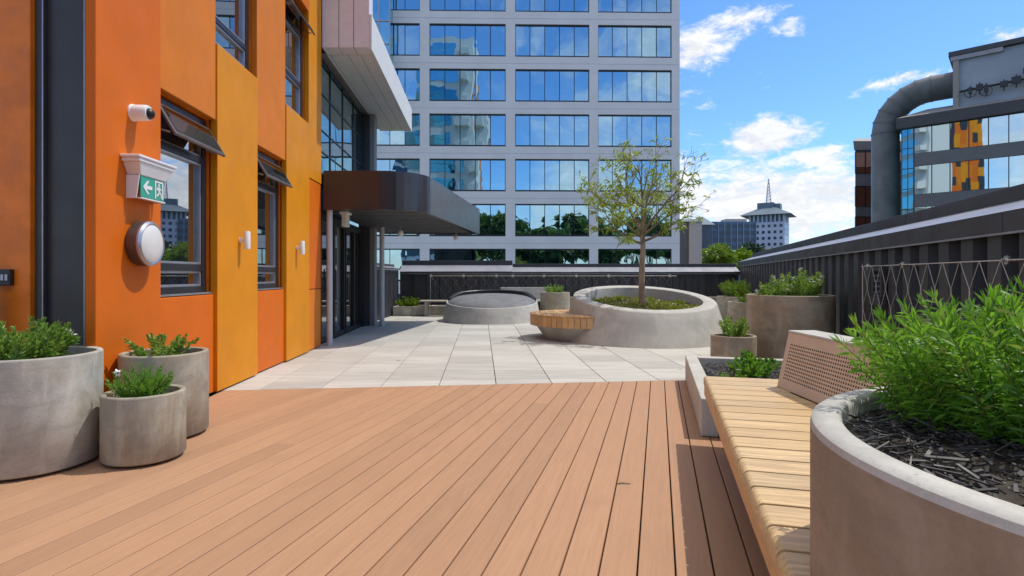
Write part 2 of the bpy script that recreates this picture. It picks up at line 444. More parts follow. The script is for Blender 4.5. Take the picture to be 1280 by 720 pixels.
# end wall facing the camera
m_ = MB(); m_.box(-9, -3.27, 3.80, 3.86, .01, 5.6); m_.build('wall_panel', M['orange_shade'], ob, bevel=.004)
m_ = MB(); m_.box(-2.875, -2.80, 3.775, 3.86, .01, 5.6); m_.build('wall_panel', M['orange_shade'], ob, bevel=.004)
m_ = MB(); m_.box(-3.205, -2.925, 3.865, 3.88, .03, 5.6); dp = m_.build('dark_panel', M['dark_panel'], ob)
m_ = MB()
for a, b in ((-3.268, -3.208), (-2.922, -2.878)): m_.box(a, b, 3.835, 3.875, .01, 5.6)
m_.build('frame', M['fence'], dp, bevel=.003)
m_ = MB()
for a in (-3.212, -2.927): m_.box(a, a + .007, 3.826, 3.834, .01, 5.6)
m_.build('trim', M['alu'], dp)
# upper storeys (above the picture, seen only in reflections)
rnd = random.Random(3)
for a in range(6):
    z = 5.62
    while z < 28:
        h = rnd.choice((1.7, 2.4, 3.3)); k = rnd.choice(('orange', 'amber', 'yellow', 'yellow', 'winframe'))
        wpanel(SB[a], SB[a + 1], z, min(z + h, 29), k); z += h
def window(s0, s1, z0, z1, sub, hood):
    fr = MB(); D = -.085                                    # set back from the panel face
    fb = lambda a0, a1, c0, c1, o0=D - .07, o1=D: fr.boxm(W, a0, a1, o0, o1, c0, c1)
    e = .035; w = .055
    fb(s0 + e, s0 + e + w, z0 + .02, z1 - .02); fb(s1 - e - w, s1 - e, z0 + .02, z1 - .02)
    fb(s0 + e + w, s1 - e - w, z0 + .02, z0 + .02 + w); fb(s0 + e + w, s1 - e - w, z1 - .02 - w, z1 - .02)
    for z in sub: fb(s0 + e + w, s1 - e - w, z - .03, z + .03)
    for a0, a1 in ((s0 + .004, s0 + e), (s1 - e, s1 - .004)): fb(a0, a1, z0 + .01, z1 - .01, D - .14, D - .005)   # dark reveal trim
    wn = fr.build('window', M['winframe'], ob, bevel=.004)
    al = MB()                                              # bright inner sash
    i0, i1 = s0 + e + w, s1 - e - w
    zz = [z0 + .02 + w] + [z for q in sub for z in (q - .03, q + .03)] + [z1 - .02 - w]
    for k in range(0, len(zz), 2):
        c0, c1 = zz[k], zz[k + 1]
        for a0, a1, b0, b1 in ((i0, i0 + .022, c0, c1), (i1 - .022, i1, c0, c1), (i0 + .022, i1 - .022, c0, c0 + .022), (i0 + .022, i1 - .022, c1 - .022, c1)):
            al.boxm(W, a0, a1, D - .06, D - .012, b0, b1)
    al.build('sash', M['alu'], wn, bevel=.003)
    gl = MB(); gl.boxm(W, i0, i1, D - .05, D - .042, z0 + .075, z1 - .075); gl.build('pane', M['winglass'], wn)
    sl = MB(); sl.boxm(W, s0 + .01, s1 - .01, D, -.03, z0 + .003, z0 + .018); sl.build('sill', M['alu'], wn)
    if hood:                                               # top sash pushed open
        h = MB(); zt, zb, o0, o1 = z1 - .09, z1 - .36, D + .01, .085
        def HF(a, b, c):                                   # a along, c down the sash, b through it
            p = W(a, o0 + (o1 - o0) * c, zt + (zb - zt) * c); nn = (WN * (zt - zb) + V((0, 0, 1)) * (o1 - o0)).normalized()
            return p + nn * b
        h.boxm(HF, s0 + .045, s1 - .02, 0, .022, 0, 1)
        hd = h.build('open_sash', M['hood'], wn, bevel=.004)
        k = MB(); k.boxm(HF, s0 + .09, s1 - .065, .023, .028, .12, .86); k.build('pane', M['dkglass'], hd)
        for a in (s0 + .055, s1 - .04): k = MB(); k.tube([W(a, D + .01, z1 - .30), W(a, .05, z1 - .335)], .008, 6); k.build('stay', M['alu'], hd)
    return wn
window(SB[1], SB[2], WZ0, WZ1, (1.22, 2.24), True)
window(SB[3], SB[4], WZ0, WZ1, (1.22, 2.24), True)
window(SB[2], SB[3], UZ0, UZ1, (3.72, 4.68), True)
window(SB[4], SB[5], UZ0, UZ1, (3.95, 4.68), True)

# ---- small fittings on the orange wall
p = W(4.12, 0, 2.345); t = thing('security_camera', p, 'white dome security camera fixed high on the burnt orange wall panel', 'camera')
ax = (WD, V((0, 0, 1)), WN)
m_ = MB(); m_.lathe(p, [(0, .012), (.062, .012), (.062, .022), (.058, .026), (.058, .115), (.052, .13), (.045, .132), (0, .132)], 32, axis=ax); m_.build('body', M['white'], t, 40)
m_ = MB(); m_.lathe(p + WN * .125 + V((0, 0, -.006)), [(.042 * math.cos(R(a)), .042 * math.sin(R(a))) for a in range(-20, 91, 11)], 24, axis=ax); m_.build('lens_dome', M['black'], t, True)

def EX(a, b, c): return W(4.215 + (a - 4.10) * .77, .012 + (b - .012) * .66, c + .008)
p = W(4.215, 0, 1.80); t = thing('exit_sign', p, 'white cased emergency exit sign with green running man panel on the orange wall', 'sign')
m_ = MB()
m_.boxm(EX, 3.78, 4.42, .013, .225, 1.985, 2.005)
m_.boxm(EX, 3.80, 4.40, .013, .21, 1.958, 1.985)
def taper(a, b, c):                                        # housing narrows downwards
    k = (1.958 - c) / .088
    return EX(4.10 + (a - 4.10) * (1 - .24 * k), b * (1 - .22 * k) + .003 * k, c)
m_.boxm(taper, 3.82, 4.38, .014, .20, 1.87, 1.958)
m_.build('housing', M['white'], t, bevel=.006)
m_ = MB()
def side(a, b, c):
    k = (1.87 - c) / .17
    return EX(a, .013 + (b - .013) * (1 - .25 * k), c)
for a in (3.875, 4.305): m_.boxm(side, a, a + .012, .013, .155, 1.70, 1.868)
m_.boxm(EX, 3.90, 4.30, .115, .16, 1.70, 1.71)
m_.build('side_bracket', M['white'], t, bevel=.002)
m_ = MB(); m_.boxm(EX, 3.905, 4.29, .14, .15, 1.715, 1.868); pn_ = m_.build('sign_panel', M['sign_green'], t)
m_ = MB()
def sp(u, v): return EX(3.905 + u * .385, .152, 1.715 + v * .153)
def flat(poly, th=.0015):
    A = [sp(u, v) for u, v in poly]; B = [q + WN * th for q in A]; k = len(A)
    m_.add(A + B, [tuple(range(k, 2 * k))] + [(i, (i + 1) % k, k + (i + 1) % k, k + i) for i in range(k)])
flat([(.08, .5), (.26, .82), (.34, .82), (.23, .59), (.46, .59), (.46, .41), (.23, .41), (.34, .18), (.26, .18)])
flat([(.58, .06), (.63, .06), (.63, .86), (.90, .86), (.90, .06), (.95, .06), (.95, .94), (.58, .94)])
def disc2(u, v, r): flat([(u + r * .40 * math.cos(i * .7854), v + r * math.sin(i * .7854)) for i in range(8)])
disc2(.76, .75, .085)
flat([(.70, .64), (.79, .66), (.82, .42), (.75, .38)])
flat([(.75, .42), (.81, .42), (.88, .30), (.885, .12), (.845, .12), (.84, .26)])
flat([(.75, .42), (.79, .36), (.73, .22), (.65, .16), (.65, .24), (.70, .28)])
flat([(.70, .64), (.72, .56), (.67, .46), (.645, .52)]); flat([(.78, .64), (.80, .56), (.875, .50), (.87, .58)])
m_.build('pictogram', M['white'], pn_)

p = W(4.185, 0, 1.385); t = thing('bulkhead_light', p, 'round bulkhead wall light with dark rim and white face below the exit sign', 'wall light')
m_ = MB(); m_.lathe(p, [(0, .013), (.155, .013), (.168, .03), (.168, .095), (.162, .10)], 48, axis=ax); m_.build('base', M['hood'], t, 40)
m_ = MB(); m_.lathe(p, [(.168, .096), (.168, .108), (.150, .122), (.138, .118)], 48, axis=ax); m_.build('rim', M['alu'], t, 40)
m_ = MB(); m_.lathe(p, [(.140, .117), (.12, .127), (.07, .134), (0, .137)], 48, axis=ax); m_.build('diffuser', M['clear'], t, True)

def wall_light(sv, z, label):
    p = W(sv, 0, z); t = thing('wall_light', p, label, 'wall light', 'small white cylinder wall lights')
    m_ = MB(); m_.lathe(p, [(0, .014), (.032, .014), (.032, .03), (.018, .034), (.018, .065), (0, .065)], 20, axis=ax); m_.build('bracket', M['white'], t, 40)
    m_ = MB(); c = p + WN * .085; m_.lathe(c, [(0, -.094), (.024, -.094), (.034, -.09), (.034, .09), (.031, .095), (.024, .093), (0, .085)], 24); m_.build('shade', M['white'], t, 40)
    return t
wl = wall_light(5.95, 1.52, 'small white cylinder wall light nearer the camera, between the two ground floor windows')
copy_tree(wl, W(7.78, 0, 1.53), 'small white cylinder wall light farther along, beyond the second ground floor window')

t = thing('intercom', (-3.43, 3.80, 1.13), 'small dark wall box with buttons on the shaded orange end wall', 'intercom')
m_ = MB(); m_.box(-3.52, -3.375, 3.765, 3.799, 1.08, 1.19); m_.build('case', M['winframe'], t, bevel=.004)
m_ = MB()
for i in range(4): m_.box(-3.49 + i * .028, -3.472 + i * .028, 3.758, 3.766, 1.115, 1.155)
m_.build('button_row', M['alu'], t)
t = thing('bollard', (-3.475, 3.69, 0), 'pale grey steel post behind the large planter at the left edge', 'post')
m_ = MB(); m_.lathe((-3.475, 3.69, 0), [(0, 0), (.062, 0), (.062, 1.06), (.056, 1.075), (0, 1.078)], 28); m_.build('shaft', M['alu'], t, 40)
m_ = MB(); m_.lathe((-3.475, 3.69, 0), [(.10, 0), (.10, .012), (.064, .016)], 28); m_.build('base_plate', M['steel'], t, 40)

# ================================================================== WHITE / GLASS ENTRANCE BUILDING
eb = thing('glazed_entrance_block', W(11, -2, 0), 'glazed entrance block with pale overhanging upper storey beside the orange wall', 'building')
m_ = MB()
m_.boxm(W, 9.05, 12.9, -6, -.5, 0, 9); m_.build('core', M['dark'], eb)
m_ = MB(); m_.boxm(W, 9.06, 12.88, -9, -.02, 9.02, 34); up_ = m_.build('upper_storeys', M['soffit'], eb)   # above the picture, mirrored in the tower
for q in range(8):
    m_ = MB(); m_.boxm(W, 12.885, 12.93, -8.9, -2.6, 9.4 + q * 3.1, 11.6 + q * 3.1); m_.build('window_band', M['tealglass'], up_)
    m_ = MB(); m_.boxm(W, 12.885, 14.1, -1.9, -.5, 9.2 + q * 3.1, 10.3 + q * 3.1); m_.build('balcony', M['soffit'], up_)
m_ = MB()                                                  # curtain wall frame above the canopy
for k in range(5): sv = 9.06 + k * .9; m_.boxm(W, sv, sv + .03, -.14, -.105, 2.86, 4.80)
for z in (2.86, 3.22, 3.58, 4.20, 4.76): m_.boxm(W, 9.06, 12.7, -.142, -.107, z, z + .025)
m_.build('curtain_wall_frame', M['winframe'], eb)
m_ = MB(); m_.boxm(W, 9.06, 12.7, -.16, -.12, 2.86, 4.80); m_.build('curtain_wall_glass', M['towglass'], eb)
m_ = MB(); m_.boxm(W, 12.75, 13.05, -.22, .03, 0, 4.81); m_.build('column', M['fence'], eb, bevel=.005)
m_ = MB(); m_.boxm(W, 12.75, 13.05, .034, .14, 0, 4.81); m_.build('column_cladding', M['roof_grey'], eb, bevel=.005)
# overhang
def OV(a, b, c): return V((wx(a) + b, a, c))
x1 = .775
m_ = MB(); 
for b0, b1 in ((.0, .265), (.275, .505), (.515, x1 - .012)): m_.boxm(OV, 9.05, 9.35, b0, b1, 4.83, 8.5)
m_.build('front_panel', M['pink'], eb, bevel=.006)
m_ = MB(); m_.boxm(OV, 9.08, 9.34, -.3, x1 - .02, 4.85, 8.45); m_.build('front_core', M['dark'], eb)
m_ = MB(); m_.boxm(OV, 9.05, 14.25, x1 - .01, x1 + .03, 4.80, 5.37); m_.build('fascia', M['soffit'], eb, bevel=.004)
m_ = MB()
for b0, b1 in ((.0, .05), (.06, .35), (.36, .56), (.57, x1 - .012)):
    for a in range(5): m_.boxm(OV, 9.352 + a * .98, 9.352 + a * .98 + .972, b0, b1, 4.82, 4.86)
m_.build('soffit_panel', M['soffit'], eb)
m_ = MB(); m_.boxm(OV, 9.36, 14.23, -.6, x1 - .012, 4.865, 5.35); m_.build('roof_slab', M['roof_grey'], eb)
# doors
D0 = -.10
fr = MB()
for sv, w in ((9.06, .14), (9.36, .05), (10.20, .09), (10.95, .05), (11.10, .05), (11.80, .08), (12.55, .10)): fr.boxm(W, sv, sv + w, D0 - .08, D0, 0, 2.2)
fr.boxm(W, 9.2, 12.6, D0 - .085, D0 - .006, 2.06, 2.2); fr.boxm(W, 9.2, 12.6, D0 - .085, D0 - .006, .004, .09)
df = fr.build('door_frame', M['black'], eb, bevel=.004)
m_ = MB(); m_.boxm(W, 9.41, 10.2, D0 - .05, D0 - .04, .09, 2.06); dr = m_.build('door', M['winglass'], eb)
m_ = MB(); m_.tube([W(10.05, D0, .85), W(10.05, D0 + .06, .87), W(10.05, D0 + .06, 1.25), W(10.05, D0, 1.27)], .013, 8); m_.build('handle', M['black'], dr, True)
m_ = MB()
for a, b in ((10.29, 10.95), (11.0, 11.1), (11.15, 11.8), (11.88, 12.55)): m_.boxm(W, a, b, D0 - .05, D0 - .04, .09, 2.06)
m_.build('side_glazing', M['dkglass'], eb)
m_ = MB(); m_.boxm(W, 9.10, 9.17, D0, D0 + .045, .96, 1.16); m_.build('card_reader', M['steel'], eb, bevel=.006)

cn = thing('entrance_canopy', (-2.4, 11, 0), 'dark brown metal entrance canopy with one rounded corner over the doors', 'canopy')
pts = [(-3.05, 9.05), (-2.15, 9.05)]
cx, cy, r_ = -2.13, 9.78, .73
for a in range(-80, 1, 10): pts.append((cx + r_ * math.cos(R(a)), cy + r_ * math.sin(R(a))))
pts += [(-.83, 14.35), (-.90, 14.45), (-3.35, 14.45)]
def offset(pl, d):
    out = []
    for i, p in enumerate(pl):
        a = V(pl[max(i - 1, 0)]); b = V(pl[min(i + 1, len(pl) - 1)]); t_ = (b - a).normalized()
        out.append((p[0] - t_.y * d, p[1] + t_.x * d))
    return out
inn = offset(pts, .06)
m_ = MB(); k = len(pts)
for i in range(k - 1):
    A, B, C_, D_ = pts[i], pts[i + 1], inn[i + 1], inn[i]
    z0, z1 = 2.21, 2.84
    m_.add([(*A, z0), (*B, z0), (*B, z1), (*A, z1), (*D_, z0), (*C_, z0), (*C_, z1), (*D_, z1)],
           [(0, 1, 2, 3), (5, 4, 7, 6), (3, 2, 6, 7), (1, 0, 4, 5)])
m_.build('fascia', M['brown_metal'], cn, 35)
m_ = MB(); m_.prism(inn, 2.70, 2.78); m_.build('roof_sheet', M['fascia'], cn)
m_ = MB()
for i in range(22):
    y = 9.25 + i * .24; po_ = [(-3.4, y), (1, y), (1, y + .15), (-3.4, y + .15)]
    for q in range(len(inn) - 1):
        po_ = clip(po_, inn[q], inn[q + 1]) if len(po_) > 2 and q < len(inn) - 2 else po_
    if len(po_) > 2: po_ = clip(po_, (wx(20) - .05, 20), (wx(2) - .05, 2))
    if len(po_) > 2: m_.prism(po_, 2.235, 2.26)
m_.build('soffit_slat', M['fascia'], cn, bevel=.004)
m_ = MB(); m_.tube([(-2.985, 9.16, 0), (-2.985, 9.16, 2.23)], .05, 20); m_.build('post', M['post'], cn, 40)
m_ = MB(); m_.tube([(-2.93, 12.62, 0), (-2.93, 12.62, 2.23)], .055, 20); m_.build('post', M['post'], cn, 40)
for (px, Y), nm, lb in (((500.5, 12.2), 'ceiling_speaker', 'small grey speaker hanging under the canopy left side'), ((570, 13.7), 'ceiling_sensor', 'small white dome sensor under the far end of the canopy')):
    x = ray(px) * Y; t = thing(nm, (x, Y, 2.235), lb, 'ceiling fitting')
    m_ = MB(); m_.tube([(x, Y, 2.237), (x, Y, 2.12)], .012, 8); m_.build('stem', M['alu'], t)
    m_ = MB(); m_.lathe((x, Y, 2.0), [(0, .14), (.05, .13), (.065, .07), (.05, .01), (0, 0)], 16); m_.build('body', M['white'], t, True)
t = thing('emergency_light', (-2.86, 9.6, 2.23), 'clear emergency light hanging under the canopy by the first post', 'ceiling fitting')
m_ = MB(); m_.box(-2.93, -2.79, 9.5, 9.75, 2.19, 2.234); m_.build('body', M['white'], t, bevel=.006)
m_ = MB(); m_.box(-2.90, -2.82, 9.52, 9.73, 1.98, 2.188); m_.build('diffuser', M['clear'], t, bevel=.01)

# ================================================================== FENCES
def fence(name, label, org, dr, nr, L, zc, fasc, ledge_dep, ledge_z1, up, per=.355, dep=.085, seg=2.6):
    """corrugated screen with a stepped coping. org: start at the ground, dr along it, nr towards the terrace"""
    t = thing(name, org, label, 'fence', 'charcoal screens round the terrace')
    o = V(org); P = lambda s_, q, z: o + dr * s_ + nr * q + V((0, 0, z))
    m_ = MB(); prof = []; s_ = 0
    while s_ < L:
        for a, q in ((0, 0), (per * .46, 0), (per * .52, -dep), (per * .94, -dep)): prof.append((min(s_ + a, L), q))
        s_ += per
    k = len(prof)
    m_.add([P(a, q, 0.02) for a, q in prof] + [P(a, q, zc + .02) for a, q in prof], [(i, i + 1, k + i + 1, k + i) for i in range(k - 1)])
    m_.build('cladding', M['fence'], t)
    m_ = MB(); m_.boxm(P, 0, L, -.16, -dep - .02, -.05, zc + fasc - .01); m_.build('core', M['dark'], t)
    m_ = MB(); s_ = 0; u = MB(); l = MB()
    while s_ < L - .01:
        e = min(s_ + seg, L)
        m_.boxm(P, s_ + .004, e - .004, .0, .055, zc, zc + fasc)
        u.boxm(P, s_ + .004, e - .004, -ledge_dep - .30, -ledge_dep, ledge_z1 - .04, up)
        s_ = e
    l.add([P(0, .055, zc + fasc + .004), P(L, .055, zc + fasc + .004), P(L, -ledge_dep, ledge_z1), P(0, -ledge_dep, ledge_z1)], [(0, 1, 2, 3)])
    m_.build('fascia', M['fascia'], t, bevel=.005); u.build('coping', M['fascia'], t, bevel=.006); l.build('flashing', M['ledge'], t)
    m_ = MB(); m_.boxm(P, 0, L, .056, .064, zc - .006, zc + .008); m_.build('drip_edge', M['alu'], t)
    return t, P
o = V((fx(-1.5), -1.5, 0)); Lr = (FARY + 1.5) / FD.y
rf, RP = fence('right_fence', 'long charcoal corrugated metal fence running down the right side of the terrace', o, FD, FN, Lr, 1.41, .135, .34, 1.685, 1.80)
ff, _ = fence('far_fence', 'charcoal corrugated fence across the far end behind the round lounge seat', V((-3.36, FARY, 0)), V((1, 0, 0)), V((0, -1, 0)), 3.38, 1.19, .07, .30, 1.46, 1.60, .40, .04)
ff2, _ = fence('far_fence', 'lower charcoal corrugated fence across the far end behind the planted tree', V((.02, FARY, 0)), V((1, 0, 0)), V((0, -1, 0)), 6.80, 1.19, .06, .26, 1.40, 1.50, .40, .04)
lf, _ = fence('side_fence', 'short charcoal fence return beyond the entrance doors at the far left', V((-3.40, 13.1, 0)), V((0, 1, 0)), V((1, 0, 0)), 3.68, 1.30, .05, .12, 1.40, 1.47, .30, .03)

# wire trellis, right
def wire_net(t, P, s0, s1, z0, z1, cell, rw, rows):
    """knotted wire net: every wire swings half a cell left and right, touching its neighbour at a short twist"""
    m_ = MB(); k = int(round((s1 - s0) / cell)); hh = (z1 - z0) / rows; rnd = random.Random(3)
    for i in range(k + 1):
        for sg in (1, -1):
            path = []
            for q in range(rows + 1):
                a = s0 + (i + (.25 + .235 * (1 if q % 2 else -1)) * sg) * cell
                a = min(max(a, s0), s1); z = z1 - q * hh; j = rnd.uniform(-.006, .006)
                if q: path.append(P(a + j, 0, z + hh * .13))
                path.append(P(a + j, 0, z if q == 0 else z - hh * (.13 if q < rows else 0)))
            m_.tube(path, rw, 5, False)
    m_.build('wire_mesh', M['wire'], t)
tr = thing('wire_trellis', FP(5.7, .12, 1.24), 'stainless wire trellis stretched over the right fence above the bushy planter', 'trellis')
TP = lambda s_, q, z: FP(5.78 - s_ * FD.y, .13 + q, z)
wire_net(tr, TP, 0, 3.75, .40, 1.24, .25, .0021, 4)
m_ = MB(); m_.tube([TP(-.06, 0, 1.24), TP(3.9, 0, 1.24)], .0035, 6); m_.tube([TP(-.02, 0, 1.27), TP(-.02, 0, .36)], .0032, 6); m_.tube([TP(-.06, 0, .44), TP(3.9, 0, .44)], .004, 6); m_.build('border_cable', M['wire'], tr)
for a, z in ((.12, 1.24), (1.0, 1.24), (2.55, 1.24), (.0, .44), (1.9, .44)):
    m_ = MB(); m_.tube([TP(a, -.13, z), TP(a, .02, z)], .012, 10); m_.tube([TP(a, -.012, z), TP(a, .0, z)], .028, 14); m_.build('standoff', M['steel'], tr, 40)
# wire trellis, far end
tr = thing('wire_trellis', (1, FARY - .15, 1.1), 'stainless wire trellis with round standoffs across the far fence', 'trellis')
FPn = lambda s_, q, z: V((s_, FARY - .12 - q, z))
wire_net(tr, FPn, -2.43, 4.75, .35, 1.13, .30, .0012, 4)
m_ = MB(); m_.tube([FPn(-2.45, 0, 1.13), FPn(4.9, 0, 1.13)], .006, 6); m_.tube([FPn(-2.43, 0, 1.15), FPn(-2.43, 0, .2)], .006, 6); m_.build('border_cable', M['wire'], tr)
for px in (538.7, 579.5, 620.6, 641, 680, 720.6, 760.7, 800, 837):
    x = ray(px) * (FARY - .12)
    m_ = MB(); m_.tube([FPn(x, -.11, 1.13), FPn(x, .03, 1.13)], .018, 10); m_.tube([FPn(x, .0, 1.13), FPn(x, .025, 1.13)], .045, 14); m_.build('standoff', M['post'], tr, 40)
# louvre vent
p = FP(5.66, .005, 1.0); t = thing('wall_vent', p, 'dark louvred vent box set in the corrugated fence beside the wire trellis', 'vent')
VP_ = lambda a, b, c: FP(5.66 - a, b, c)
m_ = MB()
for a0, a1, c0, c1 in ((-.13, -.095, .93, 1.22), (.095, .13, .93, 1.22), (-.095, .095, 1.19, 1.22), (-.095, .095, .93, .955)): m_.boxm(VP_, a0, a1, .002, .05, c0, c1)
m_.build('frame', M['fascia'], t, bevel=.004)
for k in range(4):
    z = .975 + k * .055; m_ = MB()
    m_.add([VP_(-.094, .008, z + .045), VP_(.094, .008, z + .045), VP_(.094, .045, z), VP_(-.094, .045, z), VP_(-.094, .008, z + .039), VP_(.094, .008, z + .039), VP_(.094, .045, z - .006), VP_(-.094, .045, z - .006)], [(0, 1, 2, 3), (7, 6, 5, 4), (3, 2, 6, 7)])
    m_.build('louvre', M['fascia'], t)
m_ = MB(); m_.boxm(VP_, -.14, .14, .002, .07, .85, .925); m_.build('tray', M['fascia'], t, bevel=.004)

# ================================================================== PLANTS
def stems_plant(name, label, c, rad, n, h, leaf, lw, lpn, mat, cat='plant', lean=.9, flowers=0, seed=1, stemr=.003, group=None, up=.75, droop=.15, inside=None):
    rnd = random.Random(seed); random.seed(seed)
    t = thing(name, c, label, cat, group)
    st = MB(); lf_ = MB(); fl = MB(); tips = []
    for i in range(n):
        a = rnd.uniform(0, 6.283); q = math.sqrt(rnd.random())
        b = V((c[0] + rad * .55 * q * math.cos(a), c[1] + rad * .55 * q * math.sin(a), c[2] - .01))
        while inside and not inside(b):
            a = rnd.uniform(0, 6.283); q = math.sqrt(rnd.random())
            b = V((c[0] + rad * q * math.cos(a), c[1] + rad * q * math.sin(a), c[2] - .01))
        out = V((math.cos(a), math.sin(a), 0)) * lean * q * rnd.uniform(.5, 1.1) + V((rnd.uniform(-.2, .2), rnd.uniform(-.2, .2), 0))
        L = h * rnd.uniform(.62, 1.08) * (1.05 - .25 * q)
        path = []; p_ = b.copy(); d = (V((0, 0, 1)) + out * .45).normalized()
        ns = 6
        for k in range(ns + 1):
            path.append(p_.copy()); d = (d + out * .12 + V((rnd.uniform(-.09, .09), rnd.uniform(-.09, .09), .02))).normalized()
            p_ = p_ + d * L / ns
        st.tube(path, [stemr * (1.2 - k / ns * .8) for k in range(ns + 1)], 4, False)
        for k in range(lpn):
            f = (k + rnd.random()) / lpn; f = .12 + .88 * f
            x = f * ns; i0 = min(int(x), ns - 1); pt = path[i0].lerp(path[i0 + 1], x - i0)
            dd_ = (path[i0 + 1] - path[i0]).normalized()
            an = k * 2.399 + rnd.uniform(-.4, .4)
            o1 = dd_.orthogonal().normalized(); o2 = dd_.cross(o1)
            dl = (o1 * math.cos(an) + o2 * math.sin(an)) * (1 - up * f * .6) + dd_ * up
            lf_.leaf(pt, dl, leaf * rnd.uniform(.7, 1.15) * (1.05 - .35 * f), lw * rnd.uniform(.8, 1.2), droop)
        for k in range(5): lf_.leaf(path[-1], d + V((rnd.uniform(-.6, .6), rnd.uniform(-.6, .6), .2)), leaf * .7, lw * .8, 0)
        tips.append(path[-1])
    st.build('stem', M['stem'], t); lf_.build('foliage', M[mat], t)
    if flowers:
        for p_ in rnd.sample(tips, min(flowers, len(tips))):
            fl = MB()
            for k in range(12):
                fl.leaf(p_ + V((rnd.uniform(-.015, .015), rnd.uniform(-.015, .015), rnd.uniform(-.01, .03))), V((rnd.uniform(-1, 1), rnd.uniform(-1, 1), rnd.uniform(.1, 1))), .024, .015, 0)
            fl.build('flower', M['petal'], t)
    return t

def soil_disc(c, r, z, zf=None, seed=0, amp=.012):
    rnd = random.Random(seed); m_ = MB(); prof = [(r * k / 7, 0) for k in range(7, -1, -1)]
    vs = {}
    m_.lathe((c[0], c[1], 0), prof, 48, zf=lambda x, y, q: (zf(x, y) if zf else z) + (0 if q == 0 else rnd.uniform(-amp, amp)))
    return m_
def pot(label, c, r, h, mat, wall=.035, soil=.05, seed=0, group='round concrete planter pots'):
    t = thing('planter_pot', (c[0], c[1], 0), label, 'planter', group)
    e = .007
    m_ = MB(); m_.lathe((c[0], c[1], 0), [(0, .012), (r - .03, .012), (r - .022, .016), (r - .01, .02), (r, .032), (r, h * .5), (r, h - e * 2), (r - e * .3, h - e * .8), (r - e, h - .001), (r - wall * .5, h), (r - wall + e, h - .001), (r - wall, h - e), (r - wall, h - soil - .06)], 96)
    m_.build('pot', M[mat], t, 40)
    soil_disc(c, r - wall + .002, h - soil, seed=seed).build('soil', M['soil'], t, True)
    return t
pot('large round concrete pot at the far left, half cut by the frame', (-2.92, 3.41), .35, .678, 'conc_light', seed=1)
pot('mid-sized round concrete pot against the orange wall, behind the smallest left pot', (-2.51, 4.05), .28, .60, 'conc_mid', seed=2)
pot('small low round concrete pot standing in front of the other two left pots', (-2.31, 3.52), .228, .424, 'conc_mid', seed=3)
pot('large wide concrete pot with white flowers beside the right fence', (3.571, 7.2), .515, .90, 'conc_olive', seed=4)
pot('small low concrete pot in front of the wide flowered pot', (2.667, 6.75), .26, .43, 'conc_olive', seed=5)
pot('tall concrete pot farthest back by the right fence, beyond the tree planter', (5.0, 12.5), .41, .68, 'conc_mid', seed=6)
pot('concrete pot between the tree planter and the wide flowered pot', (4.42, 10.6), .32, .65, 'conc_mid', seed=7)
pot('grey concrete pot behind the round timber bench near the far fence', (1.12, 14.6), .385, .71, 'conc_mid', seed=8)

stems_plant('flowering_herb', 'bushy pale green herb filling the large pot at far left', (-2.98, 3.40, .63), .30, 70, .24, .06, .020, 26, 'leaf_soft', flowers=2, seed=11, lean=1.1)
stems_plant('low_herb', 'trailing herb with yellowish tips in the mid-sized left pot', (-2.53, 4.03, .56), .24, 22, .20, .055, .020, 20, 'leaf_soft', seed=12, lean=1.5)
stems_plant('feathery_herb', 'fine feathery green herb with white flowers in the smallest left pot', (-2.30, 3.50, .37), .15, 110, .22, .04, .005, 40, 'leaf_fern', flowers=2, seed=13, lean=1.0)
stems_plant('flowering_shrub', 'leafy shrub with white flower heads in the wide right pot', (3.70, 7.2, .85), .36, 70, .36, .07, .018, 28, 'leaf_soft', flowers=30, seed=14, lean=.9)
stems_plant('green_shrub', 'paler shrub at the left of the wide flowered pot', (3.30, 7.1, .85), .2, 34, .23, .055, .014, 24, 'leaf_soft', seed=15, flowers=4)
stems_plant('leafy_herb', 'upright leafy herb in the small low right pot', (2.67, 6.75, .38), .17, 34, .27, .06, .017, 24, 'leaf_soft', seed=16)
stems_plant('spiky_shrub', 'yellow green spiky shrub in the tall pot farthest back', (5.0, 12.5, .63), .3, 50, .40, .13, .014, 20, 'leaf_bright', seed=17)
stems_plant('spiky_shrub', 'small trailing green shrub in the pot between tree planter and flowered pot', (4.40, 10.5, .60), .2, 26, .24, .09, .014, 18, 'leaf_bright', seed=18, lean=1.2)
stems_plant('green_shrub', 'small shrub in the grey pot near the far fence', (1.1, 14.5, .66), .26, 34, .24, .08, .022, 18, 'leaf_soft', seed=19)

